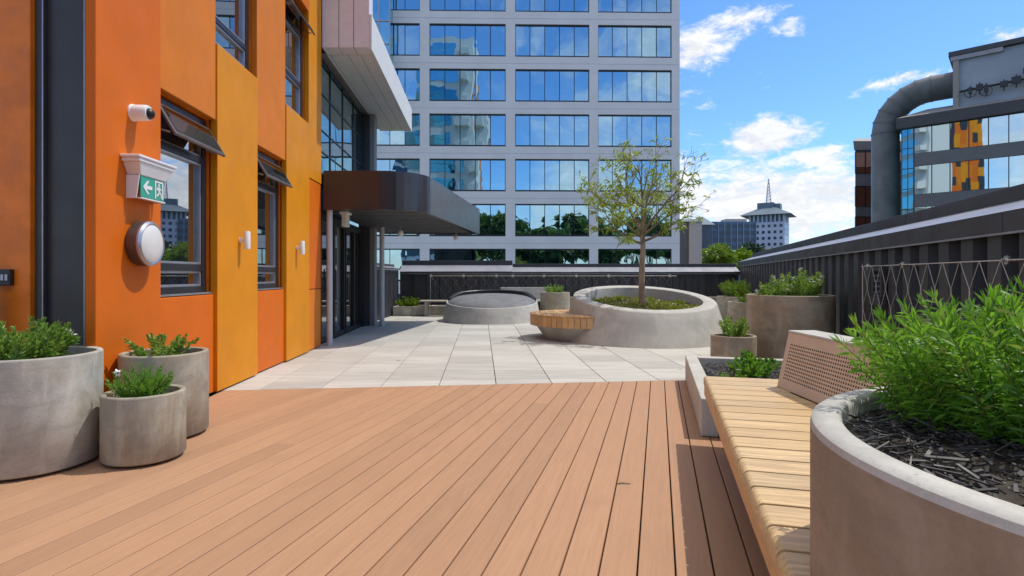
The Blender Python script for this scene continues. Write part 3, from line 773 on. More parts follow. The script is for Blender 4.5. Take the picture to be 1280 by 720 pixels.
# big planter on the right with its bush
BC = (1.33, 1.02); BR = .695; BH = .82
t = thing('round_planter', (*BC, 0), 'very large round brown concrete planter full of bark mulch in the right foreground', 'planter')
m_ = MB(); e = .012; wl_ = .068
m_.lathe((*BC, 0), [(BR - .02, .0), (BR, .02), (BR, BH * .5), (BR, BH - .022)], 160); m_.build('wall', M['conc_warm'], t, 40)
m_ = MB(); m_.lathe((*BC, 0), [(BR, BH - .022), (BR - .003, BH - .008), (BR - .012, BH - .001), (BR - wl_ * .5, BH), (BR - wl_ + .012, BH - .001), (BR - wl_ + .003, BH - .008), (BR - wl_, BH - .02), (BR - wl_, BH - .2)], 160); m_.build('rim', M['conc_rim'], t, 40)
soil_disc(BC, BR - wl_ + .002, BH - .045, seed=9, amp=.014).build('soil', M['soil'], t, True)
m_ = MB(); rnd = random.Random(5)
for i in range(4200):
    a = rnd.uniform(0, 6.283); q = math.sqrt(rnd.random()) * (BR - wl_ - .02)
    c = V((BC[0] + q * math.cos(a), BC[1] + q * math.sin(a), BH - .04 + rnd.uniform(-.012, .02)))
    Lc = rnd.uniform(.012, .036) * rnd.choice((.6, 1, 1, 1.9)); wc = rnd.uniform(.003, .008); an = rnd.uniform(0, 6.283); ti = rnd.uniform(-.45, .45)
    u = V((math.cos(an) * math.cos(ti), math.sin(an) * math.cos(ti), math.sin(ti))); w_ = V((-math.sin(an), math.cos(an), rnd.uniform(-.5, .5))).normalized(); n_ = u.cross(w_)
    k1, k2 = rnd.uniform(.3, 1), rnd.uniform(.3, 1)
    vs = [c - u * Lc / 2 - w_ * wc / 2 * k1, c + u * Lc / 2 - w_ * wc / 2 * k2, c + u * Lc / 2 + w_ * wc / 2, c - u * Lc / 2 + w_ * wc / 2]
    m_.add(vs + [p + n_ * .003 for p in vs], [(3, 2, 1, 0), (4, 5, 6, 7), (0, 1, 5, 4), (1, 2, 6, 5), (2, 3, 7, 6), (3, 0, 4, 7)])
m_.build('mulch', M['mulch'], t)
def bush_area(p):
    if (p.x - BC[0]) ** 2 + (p.y - BC[1]) ** 2 > .59 ** 2: return False
    return (p.x - .975) * .33 + (p.y - 1.47) * .15 > -.012
stems_plant('rosemary_bush', 'dense bright green bush with narrow leaves in the large foreground planter', (1.30, 1.24, BH - .06), .62, 460, .36, .054, .0072, 56, 'leaf_bush', cat='bush', lean=.85, seed=21, stemr=.0022, up=.55, droop=.12, inside=bush_area)

# ================================================================== SLATTED BENCH WITH PERFORATED BACK
ST = .45
def sx(Y): return 1.33 + .266 * (Y - 3.89)
bt = thing('slatted_bench', (1.4, 2.6, 0), 'pale timber slatted bench with perforated tan metal back between planters on the right', 'bench')
bd = V((.257, .9664)); bn_ = V((.9664, -.257))
m_ = MB(); pp = .150; 
def in_planter_cut(p0, p1):
    """shorten the slat end that would run into the big round planter"""
    p0 = V(p0); p1 = V(p1); c = V(BC); d = p1 - p0; L = d.length; u = d / L
    f = p0 - c; b = f.dot(u); q = f.length_squared - (BR + .012) ** 2; di = b * b - q
    if di <= 0: return L
    tt = -b - math.sqrt(di)
    return min(L, tt) if tt > 0 else (L if tt < -2 * BR else 0)
org = V((sx(3.89), 3.89))
k = 0
while True:
    a0 = -k * pp - pp + .013; a1 = -k * pp
    P0 = org + bd * a0; P1 = org + bd * a1
    if P1.y < 1.05: break
    La, Lb = [min(in_planter_cut(q, q + bn_ * 1.1) + .03, (1.655 - q.x) / bn_.x if q.y < 3.5 else .9) for q in (P0, P1)]
    L0 = min(La, Lb)
    if L0 > .045:
        r0 = .022                                           # rounded nose, then the flat top
        prof = [(.0, -.055), (.0, -r0)] + [(r0 - r0 * math.cos(R(q)), -r0 + r0 * math.sin(R(q))) for q in (20, 40, 60, 80)] + [(r0 + .01, 0), (L0, 0), (L0, -.028), (r0 + .02, -.028), (.028, -.055)]
        n_ = len(prof); vs = []
        for P, Le in ((P0, La), (P1, Lb)):
            for (u, z) in prof: q = P + bn_ * (Le if u == L0 else u); vs.append((q.x, q.y, ST + z))
        m_.add(vs, [tuple(range(n_)), tuple(range(2 * n_ - 1, n_ - 1, -1))] + [(i, n_ + i, n_ + (i + 1) % n_, (i + 1) % n_) for i in range(n_)])
    k += 1
m_.build('seat_slat', M['slat'], bt, bevel=.0025)
def BF0(a, b): q = org + bd * a + bn_ * b; return (q.x, q.y)
m_ = MB(); bpoly = clip([BF0(-2.45, .04), BF0(-2.45, .9), BF0(-.03, .9), BF0(-.03, .04)], (1.63, 0), (1.63, 9)); m_.prism(bpoly, ST - .055, ST - .045); m_.build('seat_shade_sheet', M['dark'], bt)  # dark sheet added under the slats to close their shadow and darken gaps
m_ = MB()
def BF(a, b, c): q = org + bd * a + bn_ * b; return V((q.x, q.y, c))
m_.boxm(BF, -2.75, -.02, .003, .03, ST - .125, ST - .057); m_.build('seat_rail', M['timber'], bt, bevel=.004)
for a in (-.75, -1.75):
    m_ = MB(); m_.boxm(BF, a, a + .10, .24, .40, 0, ST - .06); m_.build('leg', M['conc_planter'], bt, bevel=.006)
m_ = MB(); m_.boxm(BF, -1.92, -1.74, .012, .028, ST - .15, ST - .058); m_.build('bracket', M['perf'], bt, bevel=.003)
# perforated back
y0, y1 = 1.75, 3.525
def BK(a, c, o=0.): return V((1.668 + .075 * (c - ST) / .34 + .0 * a - o, a, c))
m_ = MB(); hp = .0205; nx, nz = 82, 11
ya, za = y0 + .045, ST + .055
m_h = []
def cell(a, c):
    pts8 = [(-.5, -.5), (0, -.5), (.5, -.5), (.5, 0), (.5, .5), (0, .5), (-.5, .5), (-.5, 0)]
    O = [BK(a + u * hp, c + v * hp) for u, v in pts8]
    I = [BK(a + .30 * hp * math.cos(R(-135 + 45 * q)), c + .30 * hp * math.sin(R(-135 + 45 * q))) for q in range(8)]
    m_.add(O + I, [(i, (i + 1) % 8, 8 + (i + 1) % 8, 8 + i) for i in range(8)])
for i in range(nx):
    for j in range(nz): cell(ya + (i + .5) * hp, za + (j + .5) * hp)
yb, zb = ya + nx * hp, za + nz * hp
zt = ST + .34
for a0, a1, c0, c1 in ((y0, y1, ST + .002, za), (y0, y1, zb, zt), (y0, ya, za, zb), (yb, y1, za, zb)): m_.add([BK(a0, c0), BK(a1, c0), BK(a1, c1), BK(a0, c1)], [(0, 1, 2, 3)])
bp = m_.build('perforated_back', M['perf'], bt)
m_ = MB()                                                   # its solid rear, ends and top
tw = .16
A = [BK(y, z) for y, z in ((y1, ST + .002), (y1, zt))]
m_.add([BK(y1, ST + .002), BK(y1, zt), BK(y1, zt, -tw), BK(y1, .02, -tw - .07), BK(y1, .02, -.02)], [(0, 1, 2, 3, 4)])
m_.add([BK(y0, zt, .001), BK(y1 + .003, zt, .001), BK(y1 + .003, zt, -tw), BK(y0, zt, -tw)], [(0, 1, 2, 3)])
m_.add([BK(y0, zt, -tw), BK(y1, zt, -tw), BK(y1, .02, -tw - .07), BK(y0, .02, -tw - .07)], [(0, 1, 2, 3)])
m_.build('back_shell', M['perf'], bp)
m_ = MB(); m_.add([BK(y0, ST + .01, -.03), BK(y1 - .004, ST + .01, -.03), BK(y1 - .004, zt - .006, -.03), BK(y0, zt - .006, -.03)], [(0, 1, 2, 3)]); m_.build('hole_shade', M['dark'], bp)  # dark sheet standing in for the shaded hollow behind the holes
m_ = MB()
m_.boxm(lambda a, b, c: BK(a, zt + c, b), y0, y1 + .004, -tw - .004, .004, .001, .014); m_.build('top_rail', M['conc_rim'], bt, bevel=.004)

# low concrete bed at the bench end
bx = thing('planter_bed', (2.3, 5, 0), 'low grey concrete planter bed with stone rim beyond the slatted bench', 'planter')
A_, B_ = V((1.344, 3.985)), V((1.90, 6.14)); wv = V((.966, -.25)); LW = 1.35
C_, D_ = B_ + wv * LW, A_ + wv * LW
hh = .273; th = .12
def wallseg(m_, p, q, nin, z0, z1):
    m_.prism([(p.x, p.y), (q.x, q.y), ((q + nin).x, (q + nin).y), ((p + nin).x, (p + nin).y)], z0, z1)
bdv = (B_ - A_).normalized()
m_ = MB()
wallseg(m_, A_, B_, wv * th, .005, hh)
wallseg(m_, B_ + wv * (th + .002), C_, -bdv * th, .005, hh - .003)
wallseg(m_, A_ + wv * (th + .002), D_, bdv * th, .005, hh - .003)
wallseg(m_, D_ + bdv * (th + .002), C_ - bdv * (th + .002), -wv * th, .005, hh - .003)
m_.build('kerb_wall', M['conc_planter'], bx, bevel=.008)
m_ = MB(); q0 = [A_ + wv * th + bdv * th, A_ + wv * (LW - th) + bdv * th, C_ - wv * th - bdv * th, B_ + wv * th - bdv * th]
m_.prism([(p.x, p.y) for p in q0], .02, hh - .06); m_.build('soil', M['soil'], bx)
m_ = MB(); rnd = random.Random(8)
for i in range(1500):
    u, v = rnd.random(), rnd.random(); c2 = A_ + wv * (th + .02 + u * (LW - 2 * th - .04)) + bdv * (th + .02 + v * 1.9)
    c = V((c2.x, c2.y, hh - .055 + rnd.uniform(0, .02))); an = rnd.uniform(0, 6.28); Lc = rnd.uniform(.02, .06)
    u_ = V((math.cos(an), math.sin(an), rnd.uniform(-.3, .3))); w_ = V((-math.sin(an), math.cos(an), rnd.uniform(-.4, .4))) * .008
    m_.add([c - u_ * Lc / 2 - w_, c + u_ * Lc / 2 - w_, c + u_ * Lc / 2 + w_, c - u_ * Lc / 2 + w_], [(0, 1, 2, 3)])
m_.build('mulch', M['mulch'], bx)
stems_plant('strawberry_plant', 'low leafy plant growing in the concrete bed just past the bench seat', (2.20, 5.15, .21), .20, 40, .22, .06, .032, 12, 'leaf_fern', seed=31, lean=1.1)
stems_plant('strawberry_plant', 'tiny seedling low in the concrete bed left of the leafy plant', (1.98, 5.0, .21), .14, 14, .08, .05, .018, 9, 'leaf_soft', seed=32, lean=1.6)

# ================================================================== TREE PLANTER, TREE, ROUND BENCH, LOUNGE
TC = (2.40, 10.25)
def slant(c, Rb, Rt, w, z_mid, slope, sx_=0.):
    """rings of a sloping-topped cone: outer wall rings, rim rings, inner wall"""
    zf = lambda x, y: z_mid + slope * y + sx_ * x
    return zf
zf1 = lambda x, y: .745 + .155 * y - .018 * x
t = thing('tree_planter', (*TC, 0), 'big sloping-topped round concrete planter holding the young tree', 'planter')
rows = [(1.50, 'b', .0), (1.495, 'f', .02), (1.42, 'f', .33), (1.34, 'f', .66), (1.275, 'f', .965), (1.262, 't', -.006), (1.245, 't', 0), (1.15, 't', 0), (1.055, 't', 0), (1.04, 't', -.008), (1.035, 't', -.03), (1.00, 't', -.45)]
m_ = MB()
def zrow(x, y, q):
    r, k, v = rows[q]
    if k == 'b': return 0
    d = max(.001, math.hypot(x, y)); top = zf1(x / d * 1.262, y / d * 1.262) if k == 'f' else zf1(x, y)
    return top * v if k == 'f' else top + v
m_.lathe((*TC, 0), [(r, 0) for r, _, _ in rows], 128, zf=zrow)
m_.build('wall', M['conc_planter'], t, 40)
zs = lambda x, y: .58 + .10 * y
soil_disc(TC, 1.03, 0, zf=zs, seed=12, amp=.02).build('soil', M['soil'], t, True)
m_ = MB(); rnd = random.Random(4); random.seed(4)
clumps = [(rnd.uniform(0, 6.28), math.sqrt(rnd.random()) * .92, rnd.uniform(.1, .26)) for _ in range(30)]
for i in range(6500):
    a, q, rr = rnd.choice(clumps); x = q * math.cos(a) + rnd.gauss(0, rr * .5); y = q * math.sin(a) + rnd.gauss(0, rr * .5)
    if x * x + y * y > .99: continue
    m_.leaf((TC[0] + x, TC[1] + y, zs(x, y) + rnd.uniform(0, .05)), (rnd.uniform(-1, 1), rnd.uniform(-1, 1), rnd.uniform(.1, 1.2)), rnd.uniform(.03, .07), .022, .1)
tag(m_.build('ground_cover', M['leaf_moss'], None, at=(*TC, .58)), 'yellow green moss-like ground cover round the young tree trunk', 'ground cover', kind='stuff')

rnd = random.Random(19); random.seed(19)
base = V((TC[0] + .0, TC[1] + .05, zs(0, .05) - .02))
tt = thing('young_tree', base, 'slender young tree with sparse yellow green leaves in the sloping round planter', 'tree')
trunk = MB(); br = MB(); lv = MB()
trunk_path = [base + V(p) for p in ((0, 0, 0), (.004, 0, .12), (-.012, .01, .4), (-.01, 0, .75), (.012, 0, 1.05), (0, .01, 1.32))]
trunk.tube(trunk_path, [.085, .066, .058, .052, .048, .040], 12)
def branch(p, d, L, r, lev):
    ns = 5; path = [p]; rr = [r]; q = p.copy(); dd_ = d.normalized()
    for k in range(ns):
        dd_ = (dd_ + V((rnd.uniform(-.18, .18), rnd.uniform(-.18, .18), rnd.uniform(-.06, .12) + (.07 if lev < 1 else -.03)))).normalized()
        q = q + dd_ * L / ns; path.append(q.copy()); rr.append(max(.0022, r * (1 - .75 * (k + 1) / ns)))
    br.tube(path, rr, 7 if lev < 2 else 5, False)
    if lev < 3:
        nb = (5, 4, 3)[lev]
        for k in range(nb):
            f = .25 + .72 * (k + rnd.random() * .7) / nb; x = f * ns; i0 = min(int(x), ns - 1)
            pt = path[i0].lerp(path[i0 + 1], x - i0); dl = (path[i0 + 1] - path[i0]).normalized()
            an = k * 2.4 + rnd.uniform(-.6, .6); o1 = dl.orthogonal().normalized(); o2 = dl.cross(o1)
            nd = dl * rnd.uniform(.6, 1.0) + (o1 * math.cos(an) + o2 * math.sin(an)) * rnd.uniform(.5, .95) + V((0, 0, .1))
            branch(pt, nd, L * rnd.uniform(.40, .60), max(.003, r * .44), lev + 1)
    if lev >= 1:
        for k in range({1: 1, 2: 2, 3: 2}[lev]):
            f = rnd.uniform(.35, 1); x = f * ns; i0 = min(int(x), ns - 1); pt = path[i0].lerp(path[i0 + 1], x - i0)
            if rnd.random() < (.62 if pt.x < TC[0] - .1 else .34):
                for q in range(rnd.choice((2, 3, 4, 5))):
                    lv.leaf(pt + V((rnd.uniform(-.02, .02), rnd.uniform(-.02, .02), rnd.uniform(-.02, .02))), V((rnd.uniform(-1, 1), rnd.uniform(-1, 1), rnd.uniform(-.7, .5))), rnd.uniform(.06, .12), rnd.uniform(.02, .034), .35)
top = trunk_path[-1]
branch(top, V((-.03, .05, 1)), 1.32, .034, 0)
for a, el, L, dz in ((172, 32, 1.2, -.05), (15, 38, .92, -.02), (265, 40, 1.15, -.15), (85, 40, 1.15, -.1), (150, 55, 1.4, .0), (335, 58, 1.2, .02), (205, 14, .95, -.16), (350, 14, .78, -.12), (60, 65, 1.25, 0)):
    branch(top + V((0, 0, dz)), V((math.cos(R(a)) * math.cos(R(el)), math.sin(R(a)) * math.cos(R(el)), math.sin(R(el)))), L, .026, 0)
trunk.build('trunk', M['bark'], tt, True); br.build('branch', M['twig'], tt, True); lv.build('crown', M['leaf_tree'], tt)

# half round timber bench grown onto the planter
HC = V((1.32, 10.33)); HR = .985
t = thing('round_bench', (HC.x - .4, HC.y, 0), 'half round timber topped bench on a concrete foot joined to the tree planter', 'bench')
m_ = MB(); a0, a1 = R(88), R(272)
m_.lathe((HC.x, HC.y, 0), [(HR - .27, .004), (HR - .10, .245)], 64, a0=a0, a1=a1); 
m_.build('foot', M['conc_planter'], t, 40)
m_ = MB()
ns = 30
for i in range(ns):                                         # fascia blocks
    b0 = a0 + (a1 - a0) * (i + .03) / ns; b1 = a0 + (a1 - a0) * (i + .97) / ns
    def HFn(a, b, c): return (HC.x + b * math.cos(a), HC.y + b * math.sin(a), c)
    m_.boxm(HFn, b0, b1, HR - .045, HR, .25, .428)
m_.build('fascia_block', M['timber'], t, bevel=.003)
m_ = MB()
arc = [(HC.x + (HR + .008) * math.cos(a0 + (a1 - a0) * i / 48), HC.y + (HR + .008) * math.sin(a0 + (a1 - a0) * i / 48)) for i in range(49)]
for i in range(20):
    x0 = HC.x - HR - .01 + i * .0995; po_ = [(x0, 5), (x0 + .0945, 5), (x0 + .0945, 15), (x0, 15)]
    out = list(arc) 
    out = clip(out, (x0 + .0945, 0), (x0 + .0945, 20)); out = clip(out, (x0, 20), (x0, 0)) if len(out) > 2 else []
    if len(out) > 2 and x0 < 1.36: m_.prism(out, .43, .458)
m_.build('seat_slat', M['timber'], t, bevel=.003)

LC = (-.51, 14.25)
t = thing('lounge_seat', (*LC, 0), 'low round concrete lounge seat with sloping grey pad and black back', 'seat')
zf2 = lambda x, y: .49 + .10 * y
rows2 = [(1.25, 'b', 0), (1.245, 'f', .03), (1.20, 'f', .5), (1.155, 'f', .97), (1.15, 't', -.004), (1.14, 't', 0), (1.122, 't', 0), (1.115, 't', -.02)]
m_ = MB()
def zrow2(x, y, q):
    r, k, v = rows2[q]
    if k == 'b': return 0
    d = max(.001, math.hypot(x, y)); top = zf2(x / d * 1.15, y / d * 1.15) if k == 'f' else zf2(x, y)
    return top * v if k == 'f' else top + v
m_.lathe((*LC, 0), [(r, 0) for r, _, _ in rows2], 96, zf=zrow2); m_.build('wall', M['conc_planter'], t, 40)
m_ = MB(); pr = [(1.118, -.01), (1.09, .03), (.96, .085), (.6, .12), (.3, .13), (0, .132)]
m_.lathe((*LC, 0), pr, 96, zf=lambda x, y, q: zf2(x, y) - .01 + pr[q][1]); m_.build('pad', M['grey_pad'], t, True)
m_ = MB(); prb = [(1.135, .002), (1.13, .13), (1.115, .155), (1.03, .16), (1.015, .145), (1.015, .0)]
m_.lathe((*LC, 0), prb, 64, zf=lambda x, y, q: zf2(x, y) + prb[q][1] * max(.12, min(1, (y + .25) / .9)), a0=R(4), a1=R(176)); m_.build('back_rest', M['black'], t, 40)

# far end furniture
t = thing('planter_bed', (-2.7, 16.2, 0), 'low concrete planter bed with plants beside the far left fence', 'planter')
m_ = MB()
m_.box(-3.36, -2.40, 15.78, 15.88, .005, .27); m_.box(-3.36, -2.40, 16.5, 16.6, .005, .268); m_.box(-3.36, -3.27, 15.882, 16.498, .005, .267); m_.box(-2.49, -2.40, 15.882, 16.498, .005, .267)
m_.build('kerb_wall', M['conc_light'], t, bevel=.008)
m_ = MB(); m_.box(-3.265, -2.495, 15.885, 16.495, .02, .22); m_.build('soil', M['soil'], t)
stems_plant('leafy_shrub', 'bright leafy shrub in the low bed at the far left corner', (-2.95, 16.1, .22), .38, 46, .30, .10, .05, 12, 'leaf_bright', seed=41, lean=1.1)
t = thing('planter_bed', (-2, 16.3, 0), 'low concrete planter bed behind the pale far bench', 'planter')
m_ = MB(); m_.box(-2.36, -1.55, 16.05, 16.15, .005, .27); m_.box(-2.36, -1.55, 16.5, 16.6, .005, .268); m_.box(-2.36, -2.27, 16.152, 16.498, .005, .267); m_.box(-1.64, -1.55, 16.152, 16.498, .005, .267)
m_.build('kerb_wall', M['conc_light'], t, bevel=.008)
m_ = MB(); m_.box(-2.265, -1.645, 16.155, 16.495, .02, .21); m_.build('soil', M['soil'], t)
t = thing('far_bench', (-2.1, 15.75, 0), 'small pale timber bench at the far left beside the low bed', 'bench')
m_ = MB()
for k in range(4): m_.box(-2.58, -1.60, 15.58 + k * .098, 15.67 + k * .098, .405, .445)
m_.build('seat_slat', M['grey_timber'], t, bevel=.004)
for x in (-2.44, -1.75): m_ = MB(); m_.box(x, x + .09, 15.60, 15.95, 0, .403); m_.build('leg', M['conc_light'], t, bevel=.004)
t = thing('far_bench', (.5, 16, 0), 'pale bench with solid back half hidden behind the round lounge seat', 'bench')
m_ = MB()
for k in range(5): m_.box(-.35, 1.45, 15.60 + k * .098, 15.69 + k * .098, .41, .45)
m_.build('seat_slat', M['grey_timber'], t, bevel=.004)
m_ = MB(); m_.add([(-.33, 16.1, .452), (1.43, 16.1, .452), (1.43, 16.15, .80), (-.33, 16.15, .80), (-.33, 16.3, .452), (1.43, 16.3, .452), (1.43, 16.27, .80), (-.33, 16.27, .80)], [(0, 1, 2, 3), (5, 4, 7, 6), (3, 2, 6, 7), (0, 3, 7, 4), (1, 5, 6, 2)]); m_.build('backrest', M['conc_rim'], t, bevel=.006)
for x in (-.2, 1.2): m_ = MB(); m_.box(x, x + .1, 15.63, 16.05, 0, .408); m_.build('leg', M['conc_light'], t, bevel=.004)
t = thing('planter_bed', (2.2, 16.3, 0), 'pale topped low bed along the far fence left of the tree planter', 'planter')
m_ = MB(); m_.box(1.62, 6.3, 15.95, 16.08, .48, .53); m_.build('cap', M['conc_light'], t, bevel=.006)
m_ = MB(); m_.box(1.64, 6.28, 15.98, 16.06, .005, .478); m_.box(1.64, 6.28, 16.062, 16.55, .005, .40); m_.build('kerb_wall', M['conc_mid'], t)

m_ = MB(); random.seed(2); yy = 805 / (605 - HZ); xx = ray(780) * yy
m_.tube([(xx - .04, yy - .004, .004), (xx - .01, yy + .002, .006), (xx + .035, yy - .006, .004)], [.003, .004, .002], 6)
tag(m_.build('twig', M['twig'], None, at=(xx, yy, 0)), 'short dark twig lying on the deck boards', 'twig')

# ================================================================== BACKGROUND BUILDINGS
def office_tower():
    rot = R(1.2); Y0 = 45.0
    O = V((0, Y0, 0)); ux = V((math.cos(rot), math.sin(rot), 0)); uy = V((-math.sin(rot), math.cos(rot), 0))
    P = lambda a, b, c: O + ux * a + uy * b + V((0, 0, c))
    k = Y0 / F
    X = lambda px: (px - 640) * k
    Z = lambda py: EYE + (HZ - py) * k
    t = thing('office_tower', P(0, 10, -14), 'pale grey office tower with bands of blue mirror windows across the terrace', 'building')
    bays = [(431, 525), (537, 632), (644, 737), (748, 841)]
    step = 56.2; rows = []
    for i in range(-3, 9):
        yb = 295.5 - (i) * step
        rows.append((Z(yb), Z(yb - 40.8)))
    zt = rows[-1][1] + 1.5
    xl, xr = X(300), X(851)
    m_ = MB(); W_ = .55
    edges = [xl] + [X(v) for b in bays for v in b] + [xr]
    for i in range(0, len(edges), 2): m_.boxm(P, edges[i], edges[i + 1], 0, W_, -14, zt)      # piers
    for b in bays:
        z = -14.
        for (z0, z1) in rows:
            m_.boxm(P, X(b[0]), X(b[1]), .003, W_ - .003, z, z0); z = z1
        m_.boxm(P, X(b[0]), X(b[1]), .003, W_ - .003, z, zt)
    m_.build('facade', M['tower'], t)
    m_ = MB(); m_.boxm(P, xl + .1, xr - .1, W_ + .25, 22, -14, zt - .2); m_.build('core', M['slate'], t)
    m_ = MB(); m_.boxm(P, xr - .4, xr - .003, W_ + .003, 22, -14, zt - .003); m_.build('side_wall', M['tower'], t)
    m_ = MB()
    for (z0, z1) in rows:
        for z in ((z0 + z1) / 2 - 1.86,):
            m_.boxm(P, xl, xr, -.004, .002, z - .012, z + .012)
    for e in (edges[2], edges[4], edges[6]): pass
    m_.build('panel_joint', M['alu'], t)
    for bi, b in enumerate(bays):
        for ri, (z0, z1) in enumerate(rows):
            if z1 < 0: continue
            a0, a1 = X(b[0]), X(b[1]); npn = 5
            fr = MB(); e = .07
            for q in range(npn + 1):
                x = a0 + (a1 - a0) * q / npn; w = .05 if q in (0, npn) else .016
                fr.boxm(P, max(a0, x - w), min(a1, x + w), .14, .26, z0, z1)
            fr.boxm(P, a0, a1, .12, .255, z0, z0 + .14); fr.boxm(P, a0, a1, .12, .255, z1 - .09, z1)
            wn = fr.build('window', M['winframe'], t)
            gl = MB(); rr = random.Random(bi * 31 + ri)
            for q in range(npn):                            # panes never sit perfectly true
                x0 = a0 + (a1 - a0) * q / npn + .03; x1 = a0 + (a1 - a0) * (q + 1) / npn - .03
                ja, jb = rr.uniform(-.012, .012), rr.uniform(-.006, .006)
                gl.add([P(x0, .2 - ja, z0 + .1 ), P(x1, .2 + ja, z0 + .1), P(x1, .2 + ja + jb, z1 - .06), P(x0, .2 - ja + jb, z1 - .06)], [(0, 1, 2, 3)])
            gl.build('pane', M['towglass'], wn)
    # glazed bay at the left
    gb = MB(); gb.boxm(P, X(380), X(492), -1.3, -.003, Z(150), zt); bay = gb.build('glazed_bay', M['tealglass'], t)
    fr = MB()
    for px in (466, 479, 492): fr.boxm(P, X(px) - .05, X(px) + .05, -1.38, -1.302, Z(150), zt)
    z = Z(150)
    while z < zt: fr.boxm(P, X(380), X(492), -1.36, -1.303, z, z + .12); z += step * k / 2
    fr.build('mullion', M['alu'], bay)
office_tower()

t = thing('low_annex', (19.3, 60, -14), 'low beige annex with dark corner strip right of the office tower', 'building')
m_ = MB(); m_.box(ray(862) * 60, ray(877.5) * 60, 60, 68, -14, hz(277, 60)); m_.build('wall', M['beige'], t, bevel=.05)
m_ = MB(); m_.box(ray(851) * 60, ray(862) * 60 - .01, 60.3, 68, -14, hz(277, 60) - .05); m_.build('dark_strip', M['hood'], t)
m_ = MB(); m_.box(ray(850) * 60, ray(878.5) * 60, 59.8, 68.2, hz(277, 60) + .003, hz(274, 60)); m_.build('parapet', M['tower'], t)

# ---- building on the right with the duct
rbO = V((34.8, 50, 0)); rbU = V((.741, -.672, 0)).normalized(); rbN = V((-.672, -.741, 0)).normalized()
P = lambda a, b, c: rbO + rbU * a + rbN * b + V((0, 0, c))
rb = thing('plant_building', P(10, -5, -14), 'slate grey office block with mirror glass bands and rooftop plant at right', 'building')
m_ = MB(); m_.boxm(P, .3, 30, -18, -.3, -14, 14.1); m_.build('core', M['slate'], rb)
for z0, z1 in ((11.85, 14.15), (8.25, 10.75), (4.6, 7.15), (1., 3.55)):
    m_ = MB(); k = 0
    for q in range(16):
        a0 = .9 + q * 1.25; m_.boxm(P, a0 + .03, a0 + 1.22, -.12, -.06, z0 + .03, z1 - .03)
    gl = m_.build('window_band', M['rbglass'], rb)
    m_ = MB()
    for q in range(17): a0 = .9 + q * 1.25; m_.boxm(P, a0 - .035, a0 + .035, -.16, -.02, z0, z1)
    m_.boxm(P, .9, 21, -.165, -.025, z0 + .9, z0 + .96) if False else None
    m_.build('mullion', M['black'], gl)
for z0, z1 in ((10.75, 11.85), (7.15, 8.25), (3.55, 4.6)):
    m_ = MB(); m_.boxm(P, .92, 21, -.2, 0.02, z0 + .004, z1 - .004); m_.build('spandrel', M['slate'], rb)
m_ = MB()
for k in range(9): m_.boxm(P, 0, .88, -.1, -.03, -2 + k * 1.8 + .03, -2 + k * 1.8 + 1.77)
m_.boxm(P, -.06, -.004, -2.4, -.1, -2, 14.1); cs = m_.build('corner_glazing', M['tealglass'], rb)
m_ = MB()
for a in (.0, .44, .86): m_.boxm(P, a - .03, a + .03, -.14, .0, -2, 14.12)
for k in range(10): m_.boxm(P, 0, .88, -.13, -.005, -2 + k * 1.8 - .04, -2 + k * 1.8 + .03)
m_.build('mullion', M['fascia'], cs)
m_ = MB(); m_.boxm(P, -.35, 21, -6, .35, 14.16, 15.15); m_.build('roof_fascia', M['fascia'], rb, bevel=.04)
m_ = MB(); m_.add([P(-.3, .3, 15.153), P(21, .3, 15.153), P(21, -2.5, 16.2), P(1.6, -2.5, 16.2)], [(0, 1, 2, 3)]); m_.build('roof_sheet', M['roof_grey'], rb)
m_ = MB(); m_.boxm(P, 3.6, 21, -6, -.9, 15.2, 19.9); pr_ = m_.build('plant_room', M['plant_room'], rb, bevel=.04)
m_ = MB(); m_.boxm(P, 3.25, 21, -6.3, -.55, 19.92, 20.35); m_.build('roof_edge', M['fascia'], pr_, bevel=.03)
for a0, a1 in ((3.4, 6.8), (8.6, 12)): m_ = MB(); m_.boxm(P, a0, a1, -.84, -.60, 19.55, 19.9); m_.build('flashing', M['ledge'], pr_)
m_ = MB(); m_.boxm(P, 3.55, 3.95, -.88, -.6, 15.4, 19.5); m_.build('downpipe', M['roof_grey'], pr_)
m_ = MB(); m_.boxm(P, 9.2, 11.5, -.89, -.7, 16.3, 19.4); m_.build('louvre_panel', M['beige'], pr_)
m_ = MB(); m_.tube([P(4.0, -.45, 16.75), P(12, -.45, 17.0)], .10, 8)
m_.build('antenna_rail', M['black'], rb)
rnd = random.Random(6)
for a, z, w, h in ((4.6, 16.4, .25, .5), (5.1, 16.55, .45, .5), (5.6, 16.3, .3, .6), (6.6, 16.5, .5, .45), (7.3, 16.6, .6, .55), (8.3, 16.5, .35, .8), (8.0, 17.3, .6, .4), (8.6, 18.0, .3, 1.2)):
    m_ = MB(); m_.boxm(P, a, a + w, -.40, -.15, z, z + h); m_.tube([P(a + w / 2, -.45, z - .3), P(a + w / 2, -.45, z + h + .2)], .05, 6)
    m_.tube([P(a + w / 2 + .4 * math.cos(q * .5), -.3, z + .1 + .4 * math.sin(q * .5)) for q in range(13)], .03, 5) if w < .4 else None
    m_.build('antenna', M['plant_room'] if h > 1 else M['winframe'], rb)
m_ = MB(); c0 = rbO + rbU * -1.62 + rbN * -2.6; bR = 3.5; hd = rbU
path = [c0 + V((0, 0, -14)), c0 + V((0, 0, 6)), c0 + V((0, 0, 14.5))]
for q in range(1, 7): a = R(15 * q); path.append(c0 + hd * (bR - bR * math.cos(a)) + V((0, 0, 14.5 + bR * math.sin(a))))
path += [path[-1] + hd * 3.2]
m_.tube(path, 1.14, 28); du = m_.build('duct', M['duct'], rb, 24)
